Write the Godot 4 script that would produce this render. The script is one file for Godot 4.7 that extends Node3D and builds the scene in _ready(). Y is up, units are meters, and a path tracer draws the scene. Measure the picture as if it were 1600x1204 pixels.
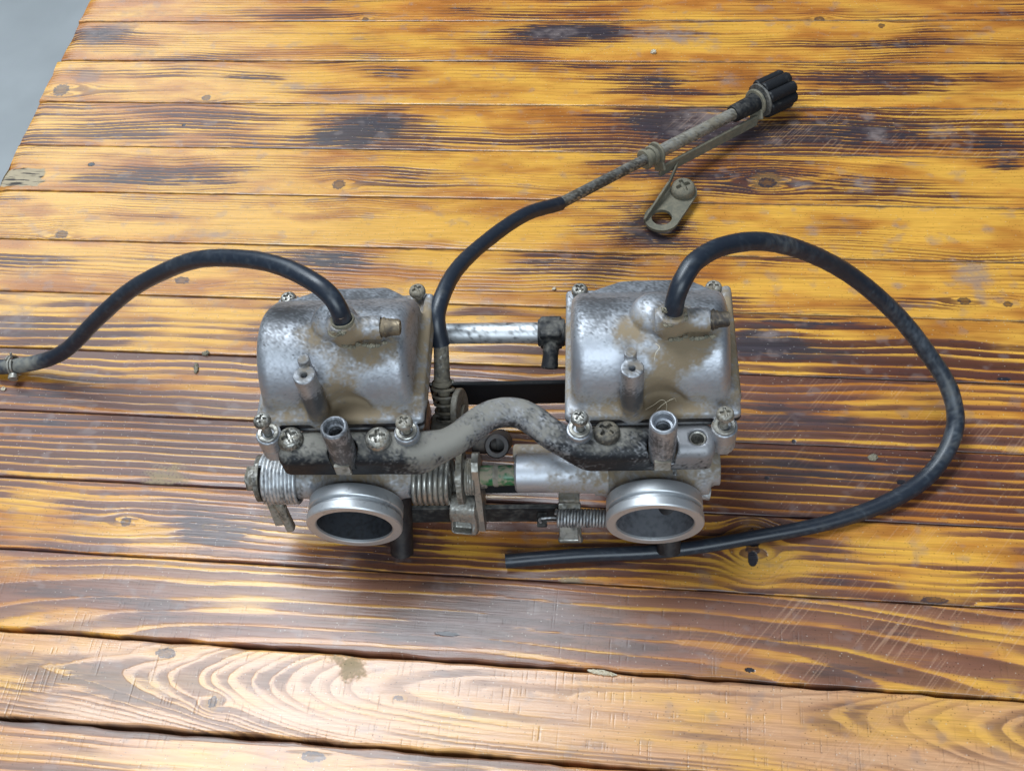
extends Node3D
# Pair of linked carburettors on a scorched pine workbench.
# All the small parts are described in millimetres in the frame of the carburettor pair
# (x along the pair, y up from the bench top, z towards the viewer) and committed in metres.

const MM := 0.001
const HALF := 64.4            # half the distance between the two carburettors
var pal := {}                 # weathered materials
var na := FastNoiseLite.new()
var nb := FastNoiseLite.new()
var nc := FastNoiseLite.new()
var rig: Node3D

func noise(seed_value: int, octaves: int) -> FastNoiseLite:
	var n := FastNoiseLite.new()
	n.seed = seed_value
	n.noise_type = FastNoiseLite.TYPE_SIMPLEX_SMOOTH
	n.frequency = 1.0
	n.fractal_type = FastNoiseLite.FRACTAL_FBM if octaves > 1 else FastNoiseLite.FRACTAL_NONE
	n.fractal_octaves = octaves
	return n

# ------------------------------------------------------------------ mesh building
class MB:
	var v := PackedVector3Array()
	var n := PackedVector3Array()
	var i := PackedInt32Array()

	func tri(a: int, b: int, c: int) -> void:
		var g := (v[b] - v[a]).cross(v[c] - v[a])
		if g.dot(n[a] + n[b] + n[c]) > 0.0:
			i.append_array([a, c, b])
		else:
			i.append_array([a, b, c])

	func quad(a: int, b: int, c: int, d: int) -> void:
		tri(a, b, c); tri(a, c, d)

	func add(o: MB, x := Transform3D.IDENTITY) -> MB:
		var k := v.size()
		for p in o.v: v.append(x * p)
		for p in o.n: n.append((x.basis * p).normalized())
		for p in o.i: i.append(p + k)
		return self

	# rings of points joined into a skin; sharp folds get their own normals
	func skin(rings: Array, closed := true) -> MB:
		var m: int = rings[0].size()
		for r in rings.size() - 1:
			var lo: PackedVector3Array = rings[r]
			var hi: PackedVector3Array = rings[r + 1]
			for k in (m if closed else m - 1):
				var a := lo[k]; var b := lo[(k + 1) % m]; var c := hi[(k + 1) % m]; var d := hi[k]
				var g := (c - a).cross(d - b).normalized()
				var s := v.size()
				v.append_array([a, b, c, d]); n.append_array([g, g, g, g])
				quad(s, s + 1, s + 2, s + 3)
		return self

	# surface of revolution about +y; profile of (radius, height), split where it folds sharply
	func lathe(prof: Array, segs := 32, x := Transform3D.IDENTITY) -> MB:
		for k in prof.size() - 1:
			var p: Vector2 = prof[k]
			var q: Vector2 = prof[k + 1]
			if p.distance_to(q) < 1e-4: continue
			var t := (q - p).normalized()
			var nn := Vector2(t.y, -t.x)
			var np0 := nn
			var np1 := nn
			if k > 0:
				var t0: Vector2 = (p - (prof[k - 1] as Vector2)).normalized()
				var n0 := Vector2(t0.y, -t0.x)
				if n0.dot(nn) > 0.9: np0 = (n0 + nn).normalized()
			if k < prof.size() - 2:
				var t1: Vector2 = ((prof[k + 2] as Vector2) - q).normalized()
				var n1 := Vector2(t1.y, -t1.x)
				if n1.dot(nn) > 0.9: np1 = (n1 + nn).normalized()
			var parts := maxi(1, int(p.distance_to(q) / 1.5))
			var s := v.size()
			for e in parts + 1:
				var f := float(e) / parts
				var at := p.lerp(q, f)
				var nr := np0.lerp(np1, f).normalized()
				for j in segs + 1:
					var a := TAU * j / segs
					v.append(x * Vector3(at.x * cos(a), at.y, at.x * sin(a))); n.append((x.basis * Vector3(nr.x * cos(a), nr.y, nr.x * sin(a))).normalized())
			for e in parts:
				for j in segs:
					var b := s + e * (segs + 1) + j
					quad(b, b + 1, b + segs + 2, b + segs + 1)
		return self

	# a tube along points with a radius each
	func tube(pts: PackedVector3Array, rad: PackedFloat32Array, segs := 14, caps := true, bore := 0.0) -> MB:
		var t0 := (pts[1] - pts[0]).normalized()
		var u := t0.cross(Vector3.UP if absf(t0.y) < 0.9 else Vector3.RIGHT).normalized()
		var s := v.size()
		for k in pts.size():
			var t := (pts[mini(k + 1, pts.size() - 1)] - pts[maxi(k - 1, 0)]).normalized()
			u = (u - t * u.dot(t)).normalized()
			var w := t.cross(u)
			for j in segs:
				var a := TAU * j / segs
				var d := u * cos(a) + w * sin(a)
				v.append(pts[k] + d * rad[k]); n.append(d)
		for k in pts.size() - 1:
			for j in segs:
				var j2 := (j + 1) % segs
				quad(s + k * segs + j, s + k * segs + j2, s + (k + 1) * segs + j2, s + (k + 1) * segs + j)
		if caps:
			for e in 2:
				var k := 0 if e == 0 else pts.size() - 1
				var t := (pts[0] - pts[1]).normalized() if e == 0 else (pts[k] - pts[k - 1]).normalized()
				var ring := PackedVector3Array()
				for j in segs: ring.append(v[s + k * segs + j])
				var c := pts[k]
				var b := v.size()
				var deep := minf(rad[k] * 3.0, pts[0].distance_to(pts[pts.size() - 1]) * 0.5)
				if bore <= 0.0 or e == 0:
					v.append(c); n.append(t)
					for p in ring: v.append(p); n.append(t)
					for j in segs: tri(b, b + 1 + j, b + 1 + (j + 1) % segs)
				else:
					for p in ring: v.append(p); n.append(t)
					for p in ring: v.append(c + (p - c) * bore); n.append(t)
					for p in ring: v.append(c + (p - c) * bore); n.append((c - p).normalized())
					for p in ring: v.append(c + (p - c) * bore - t * deep); n.append((c - p).normalized())
					for p in ring: v.append(c + (p - c) * bore - t * deep); n.append(t)
					v.append(c - t * deep); n.append(t)
					for j in segs:
						var j2 := (j + 1) % segs
						quad(b + j, b + j2, b + segs + j2, b + segs + j)
						quad(b + 2 * segs + j, b + 2 * segs + j2, b + 3 * segs + j2, b + 3 * segs + j)
						tri(b + 5 * segs, b + 4 * segs + j, b + 4 * segs + j2)
		return self

	# box with rounded edges
	func box(c: Vector3, h: Vector3, r := 0.5, x := Transform3D.IDENTITY) -> MB:
		var N := 4
		for f in 6:
			var ax := f / 2
			var sg := 1.0 if f % 2 == 0 else -1.0
			var b := v.size()
			var o := [-1.0, -1.0 + 1e-6, 1.0 - 1e-6, 1.0]
			for p in N:
				for q in N:
					var e := Vector3.ZERO
					e[ax] = sg * h[ax]
					var a1 := (ax + 1) % 3; var a2 := (ax + 2) % 3
					e[a1] = (h[a1] if p > 1 else -h[a1]) + (0.0 if p == 0 or p == 3 else (-r if p > 1 else r))
					e[a2] = (h[a2] if q > 1 else -h[a2]) + (0.0 if q == 0 or q == 3 else (-r if q > 1 else r))
					var core := Vector3(clampf(e.x, -h.x + r, h.x - r), clampf(e.y, -h.y + r, h.y - r), clampf(e.z, -h.z + r, h.z - r))
					var d := (e - core).normalized()
					v.append(x * (c + core + d * r)); n.append((x.basis * d).normalized())
			for p in N - 1:
				for q in N - 1:
					quad(b + p * N + q, b + (p + 1) * N + q, b + (p + 1) * N + q + 1, b + p * N + q + 1)
		return self

func fine_mesh(b: MB, most: float) -> MB:       # long flat faces get enough corners to carry wear
	var q := Array(b.i)
	var out := PackedInt32Array()
	var at := 0
	var stack := []
	while at < q.size():
		stack.append([q[at], q[at + 1], q[at + 2]]); at += 3
		while stack.size() > 0:
			var t: Array = stack.pop_back()
			var best := 0; var len := 0.0
			for e in 3:
				var d := b.v[t[e]].distance_squared_to(b.v[t[(e + 1) % 3]])
				if d > len: len = d; best = e
			if len <= most * most or b.v.size() > 40000:
				out.append_array([t[0], t[1], t[2]])
			else:
				var i0: int = t[best]; var i1: int = t[(best + 1) % 3]; var i2: int = t[(best + 2) % 3]
				var k := b.v.size()
				b.v.append((b.v[i0] + b.v[i1]) * 0.5); b.n.append((b.n[i0] + b.n[i1]).normalized())
				stack.append([i0, k, i2]); stack.append([k, i1, i2])
	b.i = out
	return b

func spline(pts: Array, step: float) -> PackedVector3Array:
	var c := Curve3D.new()
	c.bake_interval = step
	for k in pts.size():
		var p: Vector3 = pts[k]
		var a: Vector3 = pts[maxi(k - 1, 0)]
		var b: Vector3 = pts[mini(k + 1, pts.size() - 1)]
		var t := (b - a).normalized()
		c.add_point(p, -t * p.distance_to(a) * 0.33, t * p.distance_to(b) * 0.33)
	return c.get_baked_points()

func hose(pts: Array, radii: Array, segs := 18, bore := 0.55, step := 1.6) -> MB:
	var bent := []
	for k in pts.size():
		var p0: Vector3 = pts[k]
		bent.append(p0 + (Vector3(na.get_noise_2d(k * 3.1, p0.x), na.get_noise_2d(k * 2.3, p0.y + 40.0), na.get_noise_2d(k * 2.7, p0.z + 80.0)) * (1.1 if k > 2 and k < pts.size() - 1 and pts.size() > 6 else 0.0)))
	var b := spline(bent, step)
	var r := PackedFloat32Array()
	for k in b.size():
		var f := float(k) / (b.size() - 1) * (radii.size() - 1)
		var lo := mini(int(f), radii.size() - 2)
		r.append(lerpf(radii[lo], radii[lo + 1], f - lo) * (1.0 + 0.03 * na.get_noise_2d(k * 0.12, radii.size())))
	return MB.new().tube(b, r, segs, true, bore)

func rod(a: Vector3, b: Vector3, ra: float, rb := -1.0, segs := 20, bore := 0.0) -> MB:
	var r1 := rb if rb > 0.0 else ra
	var pts := PackedVector3Array()
	var rr := PackedFloat32Array()
	var m := maxi(2, int(a.distance_to(b) / 1.2))
	for k in m + 1:
		pts.append(a.lerp(b, float(k) / m)); rr.append(lerpf(ra, r1, float(k) / m))
	# small chamfers
	var ch := minf(0.5, ra * 0.15)
	rr[0] -= ch; rr[m] -= ch
	var t := (b - a).normalized()
	pts.insert(1, a + t * ch); rr.insert(1, ra)
	pts.insert(pts.size() - 1, b - t * ch); rr.insert(rr.size() - 1, r1)
	return MB.new().tube(pts, rr, segs, true, bore)

func along(d: Vector3, at := Vector3.ZERO) -> Transform3D:      # turns +y to d
	d = d.normalized()
	var s := d.cross(Vector3.FORWARD if absf(d.z) < 0.9 else Vector3.RIGHT).normalized()
	return Transform3D(Basis(s, d, s.cross(d)), at)

func coil(a: Vector3, b: Vector3, r: float, wire: float, turns: float, segs := 26, jitter := 0.0) -> MB:
	var x := along(b - a, a)
	var pts := PackedVector3Array()
	var rr := PackedFloat32Array()
	var m := int(turns * segs)
	var len := a.distance_to(b)
	for k in m + 1:
		var t := TAU * k / segs
		var q := r + jitter * na.get_noise_2d(k * 0.05, r)
		pts.append(x * Vector3(cos(t) * q, len * k / m, sin(t) * q)); rr.append(wire)
	return MB.new().tube(pts, rr, 8)

func plate(poly: PackedVector2Array, half: float, x: Transform3D, holes: Array = [], bev := 0.3) -> MB:
	# flat stamped plate: outline in the local xy plane, thickness along z, chamfered edge
	var m := MB.new()
	var pts := poly
	if Geometry2D.is_polygon_clockwise(pts): pts.reverse()
	for h in holes:          # holes joined to the outline by a bridge
		var best := [1e9, 0, 0]
		for a in pts.size():
			for b in h.size():
				var d: float = pts[a].distance_to(h[b])
				if d < best[0]: best = [d, a, b]
		var hh: PackedVector2Array = h
		if not Geometry2D.is_polygon_clockwise(hh): hh.reverse()
		best = [1e9, 0, 0]
		for a in pts.size():
			for b in hh.size():
				var d: float = pts[a].distance_to(hh[b])
				if d < best[0]: best = [d, a, b]
		var out := PackedVector2Array()
		for a in best[1] + 1: out.append(pts[a])
		for b in hh.size() + 1: out.append(hh[(best[2] + b) % hh.size()])
		for a in range(best[1], pts.size()): out.append(pts[a])
		pts = out
	var ids := Geometry2D.triangulate_polygon(pts)
	for sgn: float in [1.0, -1.0]:
		var s := m.v.size()
		for p in pts:
			m.v.append(x * Vector3(p.x, p.y, sgn * half)); m.n.append((x.basis * Vector3(0, 0, sgn)).normalized())
		for t in ids.size() / 3: m.tri(s + ids[3 * t], s + ids[3 * t + 1], s + ids[3 * t + 2])
	var loops := [poly] + holes
	for l in loops.size():
		var lp: PackedVector2Array = loops[l]
		var ccw := not Geometry2D.is_polygon_clockwise(lp)
		for k in lp.size():
			var a := lp[k]; var b := lp[(k + 1) % lp.size()]
			var e := (b - a).normalized()
			var nn := Vector2(e.y, -e.x)
			if not ccw: nn = -nn
			if l > 0: nn = -nn
			var w := (x.basis * Vector3(nn.x, nn.y, 0)).normalized()
			var s := m.v.size()
			for q in [[a, half], [b, half], [b, -half], [a, -half]]:
				m.v.append(x * Vector3(q[0].x, q[0].y, q[1])); m.n.append(w)
			m.quad(s, s + 1, s + 2, s + 3)
	return m

func ring2(c: Vector2, r: float, m := 24, a0 := 0.0, a1 := TAU) -> PackedVector2Array:
	var o := PackedVector2Array()
	for k in m: o.append(c + Vector2.from_angle(lerpf(a0, a1, float(k) / (m if a1 - a0 >= TAU - 1e-3 else m - 1))) * r)
	return o

# ------------------------------------------------------------------ castings: distance fields meshed as surface nets
func smin(a: float, b: float, k: float) -> float:
	var h := maxf(k - absf(a - b), 0.0) / k
	return minf(a, b) - h * h * k * 0.25
func smax(a: float, b: float, k: float) -> float:
	var h := maxf(k - absf(a - b), 0.0) / k
	return maxf(a, b) + h * h * k * 0.25
func bx(p: Vector3, c: Vector3, h: Vector3, r: float) -> float:
	var q := (p - c).abs() - h + Vector3(r, r, r)
	return Vector3(maxf(q.x, 0), maxf(q.y, 0), maxf(q.z, 0)).length() + minf(maxf(q.x, maxf(q.y, q.z)), 0.0) - r
func cy(p: Vector3, c: Vector3, r: float, h: float) -> float:
	var a := Vector2(p.x - c.x, p.z - c.z).length() - r
	var b := absf(p.y - c.y) - h
	return minf(maxf(a, b), 0.0) + Vector2(maxf(a, 0), maxf(b, 0)).length()
func cx(p: Vector3, c: Vector3, r: float, h: float) -> float:
	var a := Vector2(p.y - c.y, p.z - c.z).length() - r
	var b := absf(p.x - c.x) - h
	return minf(maxf(a, b), 0.0) + Vector2(maxf(a, 0), maxf(b, 0)).length()
func cz(p: Vector3, c: Vector3, r: float, h: float) -> float:
	var a := Vector2(p.x - c.x, p.y - c.y).length() - r
	var b := absf(p.z - c.z) - h
	return minf(maxf(a, b), 0.0) + Vector2(maxf(a, 0), maxf(b, 0)).length()
func el(p: Vector3, c: Vector3, r: Vector3) -> float:
	var k := ((p - c) / r).length()
	return (k - 1.0) * minf(r.x, minf(r.y, r.z)) if k < 1e-3 else k * (k - 1.0) / (((p - c) / (r * r)).length())

func cast(f: Callable, lo: Vector3, hi: Vector3, c: float) -> MB:
	var s := (hi - lo) / c
	var nx := int(s.x) + 2; var ny := int(s.y) + 2; var nz := int(s.z) + 2
	var val := PackedFloat32Array()
	val.resize(nx * ny * nz); val.fill(1e3)
	var B := 6
	var sx := ny * nz
	for bi in range(0, nx, B):
		for bj in range(0, ny, B):
			for bk in range(0, nz, B):
				var mid := lo + Vector3(bi + B * 0.5, bj + B * 0.5, bk + B * 0.5) * c
				var d: float = f.call(mid)
				var far := absf(d) > c * B * 1.25
				for p in range(bi, mini(bi + B, nx)):
					for q in range(bj, mini(bj + B, ny)):
						var o := p * sx + q * nz
						for r in range(bk, mini(bk + B, nz)):
							val[o + r] = d if far else f.call(lo + Vector3(p, q, r) * c)
	var m := MB.new()
	var cell := PackedInt32Array()
	cell.resize(nx * ny * nz); cell.fill(-1)
	var lim := c * 2.5
	var co := [0, 1, nz, nz + 1, sx, sx + 1, sx + nz, sx + nz + 1]
	var cp := [Vector3(0, 0, 0), Vector3(0, 0, 1), Vector3(0, 1, 0), Vector3(0, 1, 1), Vector3(1, 0, 0), Vector3(1, 0, 1), Vector3(1, 1, 0), Vector3(1, 1, 1)]
	var ed := [[0, 1], [2, 3], [4, 5], [6, 7], [0, 2], [1, 3], [4, 6], [5, 7], [0, 4], [1, 5], [2, 6], [3, 7]]
	for p in nx - 1:
		for q in ny - 1:
			for r in nz - 1:
				var o := p * sx + q * nz + r
				if absf(val[o]) > lim: continue
				var neg := 0
				for k in 8:
					if val[o + co[k]] < 0.0: neg += 1
				if neg == 0 or neg == 8: continue
				var sum := Vector3.ZERO
				var cnt := 0
				for e in ed:
					var a := val[o + co[e[0]]]; var b := val[o + co[e[1]]]
					if (a < 0.0) != (b < 0.0):
						sum += (cp[e[0]] as Vector3).lerp(cp[e[1]], a / (a - b)); cnt += 1
				var pos := lo + (Vector3(p, q, r) + sum / cnt) * c
				var e := c * 0.35
				var d0: float = f.call(pos)
				var g := Vector3(f.call(pos + Vector3(e, 0, 0)) - d0, f.call(pos + Vector3(0, e, 0)) - d0, f.call(pos + Vector3(0, 0, e)) - d0).normalized()
				pos -= g * clampf(d0, -c * 0.5, c * 0.5)
				cell[o] = m.v.size()
				m.v.append(pos); m.n.append(g)
	for p in range(1, nx - 1):
		for q in range(1, ny - 1):
			for r in range(1, nz - 1):
				var o := p * sx + q * nz + r
				var a := val[o]
				if absf(a) > lim: continue
				if (a < 0.0) != (val[o + sx] < 0.0): _net(m, cell[o], cell[o - 1], cell[o - 1 - nz], cell[o - nz])
				if (a < 0.0) != (val[o + nz] < 0.0): _net(m, cell[o], cell[o - 1], cell[o - 1 - sx], cell[o - sx])
				if (a < 0.0) != (val[o + 1] < 0.0): _net(m, cell[o], cell[o - nz], cell[o - nz - sx], cell[o - sx])
	return m
func _net(m: MB, a: int, b: int, c: int, d: int) -> void:
	if a >= 0 and b >= 0 and c >= 0 and d >= 0: m.quad(a, b, c, d)

# ------------------------------------------------------------------ materials
# A worn surface is looked up in a small palette: u = dust on it, v = tarnish or missing paint.
func palette(called: String, clean: Color, worn: Color, dust: Color, metal: Vector2, rough: Vector3) -> void:
	var S := 32
	var ca := Image.create(S, S, false, Image.FORMAT_RGB8)
	var cb := Image.create(S, S, false, Image.FORMAT_RGB8)
	for x in S:
		for y in S:
			var u := smoothstep(0.08, 0.95, (x + 0.5) / S)
			var w := smoothstep(0.2, 0.85, (y + 0.5) / S)
			var c := clean.lerp(worn, w).lerp(dust, u)
			ca.set_pixel(x, y, c.linear_to_srgb())
			cb.set_pixel(x, y, Color(1, lerpf(lerpf(rough.x, rough.y, w), rough.z, u), lerpf(metal.x, metal.y, w) * (1.0 - u)))
	var m := StandardMaterial3D.new()
	m.albedo_texture = ImageTexture.create_from_image(ca)
	var t := ImageTexture.create_from_image(cb)
	m.roughness_texture = t; m.roughness_texture_channel = BaseMaterial3D.TEXTURE_CHANNEL_GREEN; m.roughness = 1.0
	m.metallic_texture = t; m.metallic_texture_channel = BaseMaterial3D.TEXTURE_CHANNEL_BLUE; m.metallic = 1.0
	m.texture_repeat = false
	if called == "black_paint": m.metallic_specular = 0.3
	m.resource_name = called
	pal[called] = m

# commits a mesh as one named part. w: d dust everywhere, up dust on what faces up, n patchiness,
# o tarnish everywhere, on tarnish patchiness, spots [x, y, z, radius, dust, tarnish]
func part(called: String, b: MB, mat: String, w: Dictionary, parent: Node3D, at := Vector3.ZERO, place := Transform3D.IDENTITY) -> MeshInstance3D:
	var d: float = w.get("d", 0.1); var up: float = w.get("up", 0.2); var dn: float = w.get("n", 0.35)
	var o: float = w.get("o", 0.2); var on: float = w.get("on", 0.5); var sp: Array = w.get("spots", [])
	var fine: float = w.get("fine", 0.55)
	var speck: float = w.get("speck", 0.0)
	var upo: float = w.get("upo", 0.0)
	if mat == "zinc_steel": d -= 0.1; on *= 1.25; dn *= 1.15
	if b.v.size() < 6000: fine_mesh(b, 1.6)
	var pv := PackedVector3Array(); var pn := PackedVector3Array(); var uv := PackedVector2Array()
	for k in b.v.size():
		var p := place * b.v[k]
		var nn := (place.basis * b.n[k]).normalized()
		var q := p + at
		var big := na.get_noise_3dv(q * 0.045)
		var mid := nb.get_noise_3dv(q * 0.16)
		var sm := nc.get_noise_3dv(q * fine)
		var u := d + up * maxf(nn.y, 0.0) + dn * (big * 0.6 + mid * 0.7 + sm * 0.75)
		var t := o + on * (nb.get_noise_3dv(q * 0.11 + Vector3(91, 7, 3)) * 0.6 + nc.get_noise_3dv(q * fine * 1.3 + Vector3(9, 70, 3)) * 0.9 + big * 0.25)
		if speck > 0.0: t += speck * smoothstep(0.3, 0.55, nc.get_noise_3dv(q * 0.85 + Vector3(5, 50, 20))) * smoothstep(-0.3, 0.3, mid)
		t += upo * smoothstep(0.6, 1.0, nn.y)
		for s in sp:
			var g := exp(-p.distance_squared_to(Vector3(s[0], s[1], s[2])) / (s[3] * s[3]))
			if g > 0.01:
				g *= 1.0 + 0.45 * mid + 0.3 * sm
				u += s[4] * g; t += s[5] * g
		pv.append(p * MM); pn.append(nn)
		uv.append(Vector2(clampf(u, 0.03, 0.97), clampf(t, 0.03, 0.97)))
	var arr := []
	arr.resize(Mesh.ARRAY_MAX)
	arr[Mesh.ARRAY_VERTEX] = pv; arr[Mesh.ARRAY_NORMAL] = pn; arr[Mesh.ARRAY_TEX_UV] = uv; arr[Mesh.ARRAY_INDEX] = b.i
	var mesh := ArrayMesh.new()
	mesh.add_surface_from_arrays(Mesh.PRIMITIVE_TRIANGLES, arr)
	mesh.surface_set_material(0, pal[mat])
	var o3 := MeshInstance3D.new()
	o3.name = called
	o3.mesh = mesh
	var from: Vector3 = parent.get_meta("at_mm", Vector3.ZERO)
	o3.position = (at - from) * MM
	parent.add_child(o3, true)
	if at != Vector3.ZERO: o3.set_meta("at_mm", at)
	return o3

# ------------------------------------------------------------------ shapes of the castings (one carburettor, centred on x = 0)
func f_cover(p: Vector3) -> float:
	var d1 := ((p.y - 114.0) * 19.0 - (p.z + 4.0) * 15.5) / 24.52
	var top := smax(p.y - 114.8, d1, 10.0)
	var m := smax(top, p.z - 25.6 + (p.y - 82.0) * 0.02, 33.0)
	m = smax(m, absf(p.x) - 32.2 + (p.y - 82.0) * 0.025, 6.0)
	m = maxf(smax(m, -p.z - 21.6, 1.0), 80.0 - p.y)
	# lower step at the back with cut corners
	var s := smax(((p.y - 98.9) * 10.0 - (p.z + 21.0) * 3.6) / 10.63, -p.z - 32.0, 2.0)
	s = smax(s, ((p.x - 18.0) * 11.0 - (p.z + 31.0) * 13.0) / 17.03, 1.5)
	s = smax(s, (-(p.x + 12.0) * 11.0 - (p.z + 31.0) * 19.0) / 21.95, 1.5)
	s = smax(s, absf(p.x) - 30.8, 4.0)
	s = maxf(s, maxf(p.z + 10.0, 80.0 - p.y))
	m = smin(m, s, 0.8)
	var vt := clampf((111.0 - p.y) / 28.0, -0.3, 1.1)
	var vd := (Vector2(p.x - lerpf(1.5, 5.0, vt), p.z - 32.5).length() - lerpf(5.0, 14.2, vt)) * 0.9
	m = smax(m, -vd, 2.0)
	var fl := bx(p, Vector3(0.6, 82.0, -3.2), Vector3(35.4, 2.3, 33.0), 1.8)
	fl = smin(fl, bx(p, Vector3(34.0, 84.0, -6.0), Vector3(2.0, 3.6, 28.0), 1.6), 2.5)
	for c in [Vector3(-29, 77.0, 34), Vector3(29, 77.0, 34), Vector3(-29, 78.0, -33.5), Vector3(29, 78.0, -33.5)]:
		fl = smin(fl, cy(p, c, 4.9, 4.0) - 0.4, 1.6)
	m = smin(m, fl, 3.4)
	# hollow in the front wall, screw posts, vent pipe and its bulge
	m = smin(m, cy(p, Vector3(-7.6, 96, 26.6), 4.3, 16.5) - 0.25, 2.0)
	m = smin(m, cy(p, Vector3(-8.2, 109.6, 20.6), 2.2, 5.0) - 0.3, 1.2)
	m = smin(m, el(p, Vector3(1.6, 113.0, 0.6), Vector3(9.4, 6.6, 9.0)), 1.4)
	m = smin(m, cx(p, Vector3(12.3, 118.3, 8.6), 4.5, 10.4) - 0.25, 2.6)
	m = smin(m, cy(p, Vector3(8.2, 118, 9.0), 5.0, 5.5) - 0.3, 2.5)
	m = smax(m, -cy(p, Vector3(-7.6, 112, 26.8), 1.3, 5.0), 0.5)
	m = smax(m, -cx(p, Vector3(26, 118.3, 8.6), 3.8, 5.0), 0.5)
	return m + 0.06 * nb.get_noise_3dv(p * 0.12) + 0.035 * nc.get_noise_3dv(p * 0.5)

func f_body(p: Vector3) -> float:
	var b := cz(p, Vector3(0.8, 40, 2), 17.3, 42.5)
	b = smin(b, bx(p, Vector3(0, 58, -3), Vector3(23, 20, 25), 6.0), 6.0)
	b = smin(b, cx(p, Vector3(0.5, 42, 34), 7.6, 24.0) - 0.4, 6.0)
	b = smin(b, bx(p, Vector3(0, 20, -6), Vector3(24, 19.5, 24), 4.0), 3.0)
	b = smin(b, bx(p, Vector3(0, 36, -6), Vector3(27, 2.2, 27), 1.5), 1.5)
	b = smin(b, cx(p, Vector3(20, 46, 32), 7.4, 9.0) - 0.4, 3.0)
	var fl := bx(p, Vector3(0.6, 76.2, -3.2), Vector3(34.4, 2.4, 32.2), 1.4)
	for c in [Vector3(-29, 71.2, 34), Vector3(29, 71.2, 34), Vector3(-29, 72.2, -33.5), Vector3(29, 72.2, -33.5)]:
		fl = smin(fl, cy(p, c, 4.8, 3.2) - 0.4, 2.0)
	b = smin(b, fl, 3.0)
	b = smax(b, -cz(p, Vector3(1.2, 40, 40), 15.9, 34.0), 1.0)
	return b + 0.07 * nb.get_noise_3dv(p * 0.14) + 0.04 * nc.get_noise_3dv(p * 0.5)

var brk := PackedVector2Array()
func f_bracket(p: Vector3) -> float:
	var q := Vector2(p.x, p.z)
	var t := 1e9
	for k in brk.size() - 1:
		var a := brk[k]; var ab := brk[k + 1] - a
		var h := clampf((q - a).dot(ab) / ab.length_squared(), 0.0, 1.0)
		t = minf(t, (q - a - ab * h).length_squared())
	t = sqrt(t)
	var flat := smoothstep(20.0, 36.0, absf(p.x - 4.0))
	var r := lerpf(4.6, 5.6, flat)
	var w := lerpf(6.3, 8.0, flat)
	var low := lerpf(68.0, 61.6, flat)
	var e := Vector2(maxf(t - (w - r), 0.0), maxf(absf(p.y - 70.4 - (low - 62.6) * 0.5) - (7.8 - (low - 62.6) * 0.5 - r), 0.0)).length() - r
	e = smax(e, absf(p.x) - 90.0, 5.0)
	e = smax(e, low - p.y, 1.5)
	# hollow from below, as folded sheet is
	e = smax(e, -(Vector2(maxf(t - (w - r - 1.6), 0.0), maxf(absf(p.y - 62.0 - (low - 60.8)) - 12.6 + (low - 60.8) + r, 0.0)).length() - r), 0.6)
	for s in [-HALF + 2.2, HALF + 4.2]:
		e = smax(e, -cy(p, Vector3(s, 84, 40.2), 6.3, 14.0), 0.6)
	e = smax(e, -cy(p, Vector3(82.8, 78, 36.9), 3.5, 9.0), 0.5)
	return e + 0.08 * nb.get_noise_3dv(p * 0.13) + 0.05 * nc.get_noise_3dv(p * 0.45)

func f_screw(p: Vector3) -> float:
	var h := smax(cy(p, Vector3(0, 1.3, 0), 4.2, 1.9), el(p, Vector3(0, -1.2, 0), Vector3(5.3, 4.6, 5.3)), 0.9)
	var c := minf(bx(p, Vector3(0, 3.6, 0), Vector3(2.5, 2.0, 0.62), 0.2), bx(p, Vector3(0, 3.6, 0), Vector3(0.62, 2.0, 2.5), 0.2))
	return smax(h, -c, 0.35) + 0.05 * nc.get_noise_3dv(p * 0.9)

func f_anchor(p: Vector3) -> float:      # folded cable stop with an open slot
	var a := bx(p, Vector3(0, 0, 0), Vector3(6.2, 7.5, 4.2), 2.2)
	a = smin(a, cx(p, Vector3(-0.5, 5.5, 0.5), 5.6, 5.6), 2.5)
	a = smax(a, -bx(p, Vector3(-0.8, -3.4, 3.6), Vector3(4.2, 2.6, 4.2), 0.8), 0.6)
	return a + 0.12 * nc.get_noise_3dv(p * 0.4)

func bar(a: Vector3, b: Vector3, side: Vector3, hw: float, ht: float, r := 0.6) -> MB:
	var y := (b - a).normalized()
	var x := (side - y * side.dot(y)).normalized()
	return MB.new().box(Vector3.ZERO, Vector3(hw, a.distance_to(b) * 0.5 + r, ht), minf(r, minf(hw, ht) * 0.9), Transform3D(Basis(x, y, x.cross(y)), (a + b) * 0.5))

func pebble(r: Vector3, sd: float) -> MB:
	var m := MB.new()
	var f := func(p: Vector3) -> float: return el(p, Vector3.ZERO, r) + r.y * 0.55 * na.get_noise_3dv(p * 0.35 + Vector3(sd, sd, 0)) + r.y * 0.5 * nb.get_noise_3dv(p * 0.9 + Vector3(sd, 0, sd))
	return cast(f, -r * 1.45, r * 1.45, minf(r.y * 0.35, 0.5))

# ------------------------------------------------------------------ wood
const U0 := -336.0           # the texture of a plank starts here ...
const ULEN := 800.0          # ... and is this long (mm)
const TW := 2048
const TH := 112
const SEAMS: Array[float] = [-323.0, -284.0, -244.8, -205.3, -165.9, -127.5, -89.2, -50.8, -12.1, 27.7, 66.7, 105.6, 145.7, 185.5, 225.0]
var specs: Array = []
var wood_img: Array = []
var n_wave: FastNoiseLite; var n_ring: FastNoiseLite; var n_tone: FastNoiseLite; var n_char: FastNoiseLite
var n_fib: FastNoiseLite; var n_tick: FastNoiseLite; var n_scr: FastNoiseLite; var n_smg: FastNoiseLite

func lin(r: int, g: int, b: int) -> Vector3:
	var c := Color8(r, g, b).srgb_to_linear()
	return Vector3(c.r, c.g, c.b)

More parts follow.
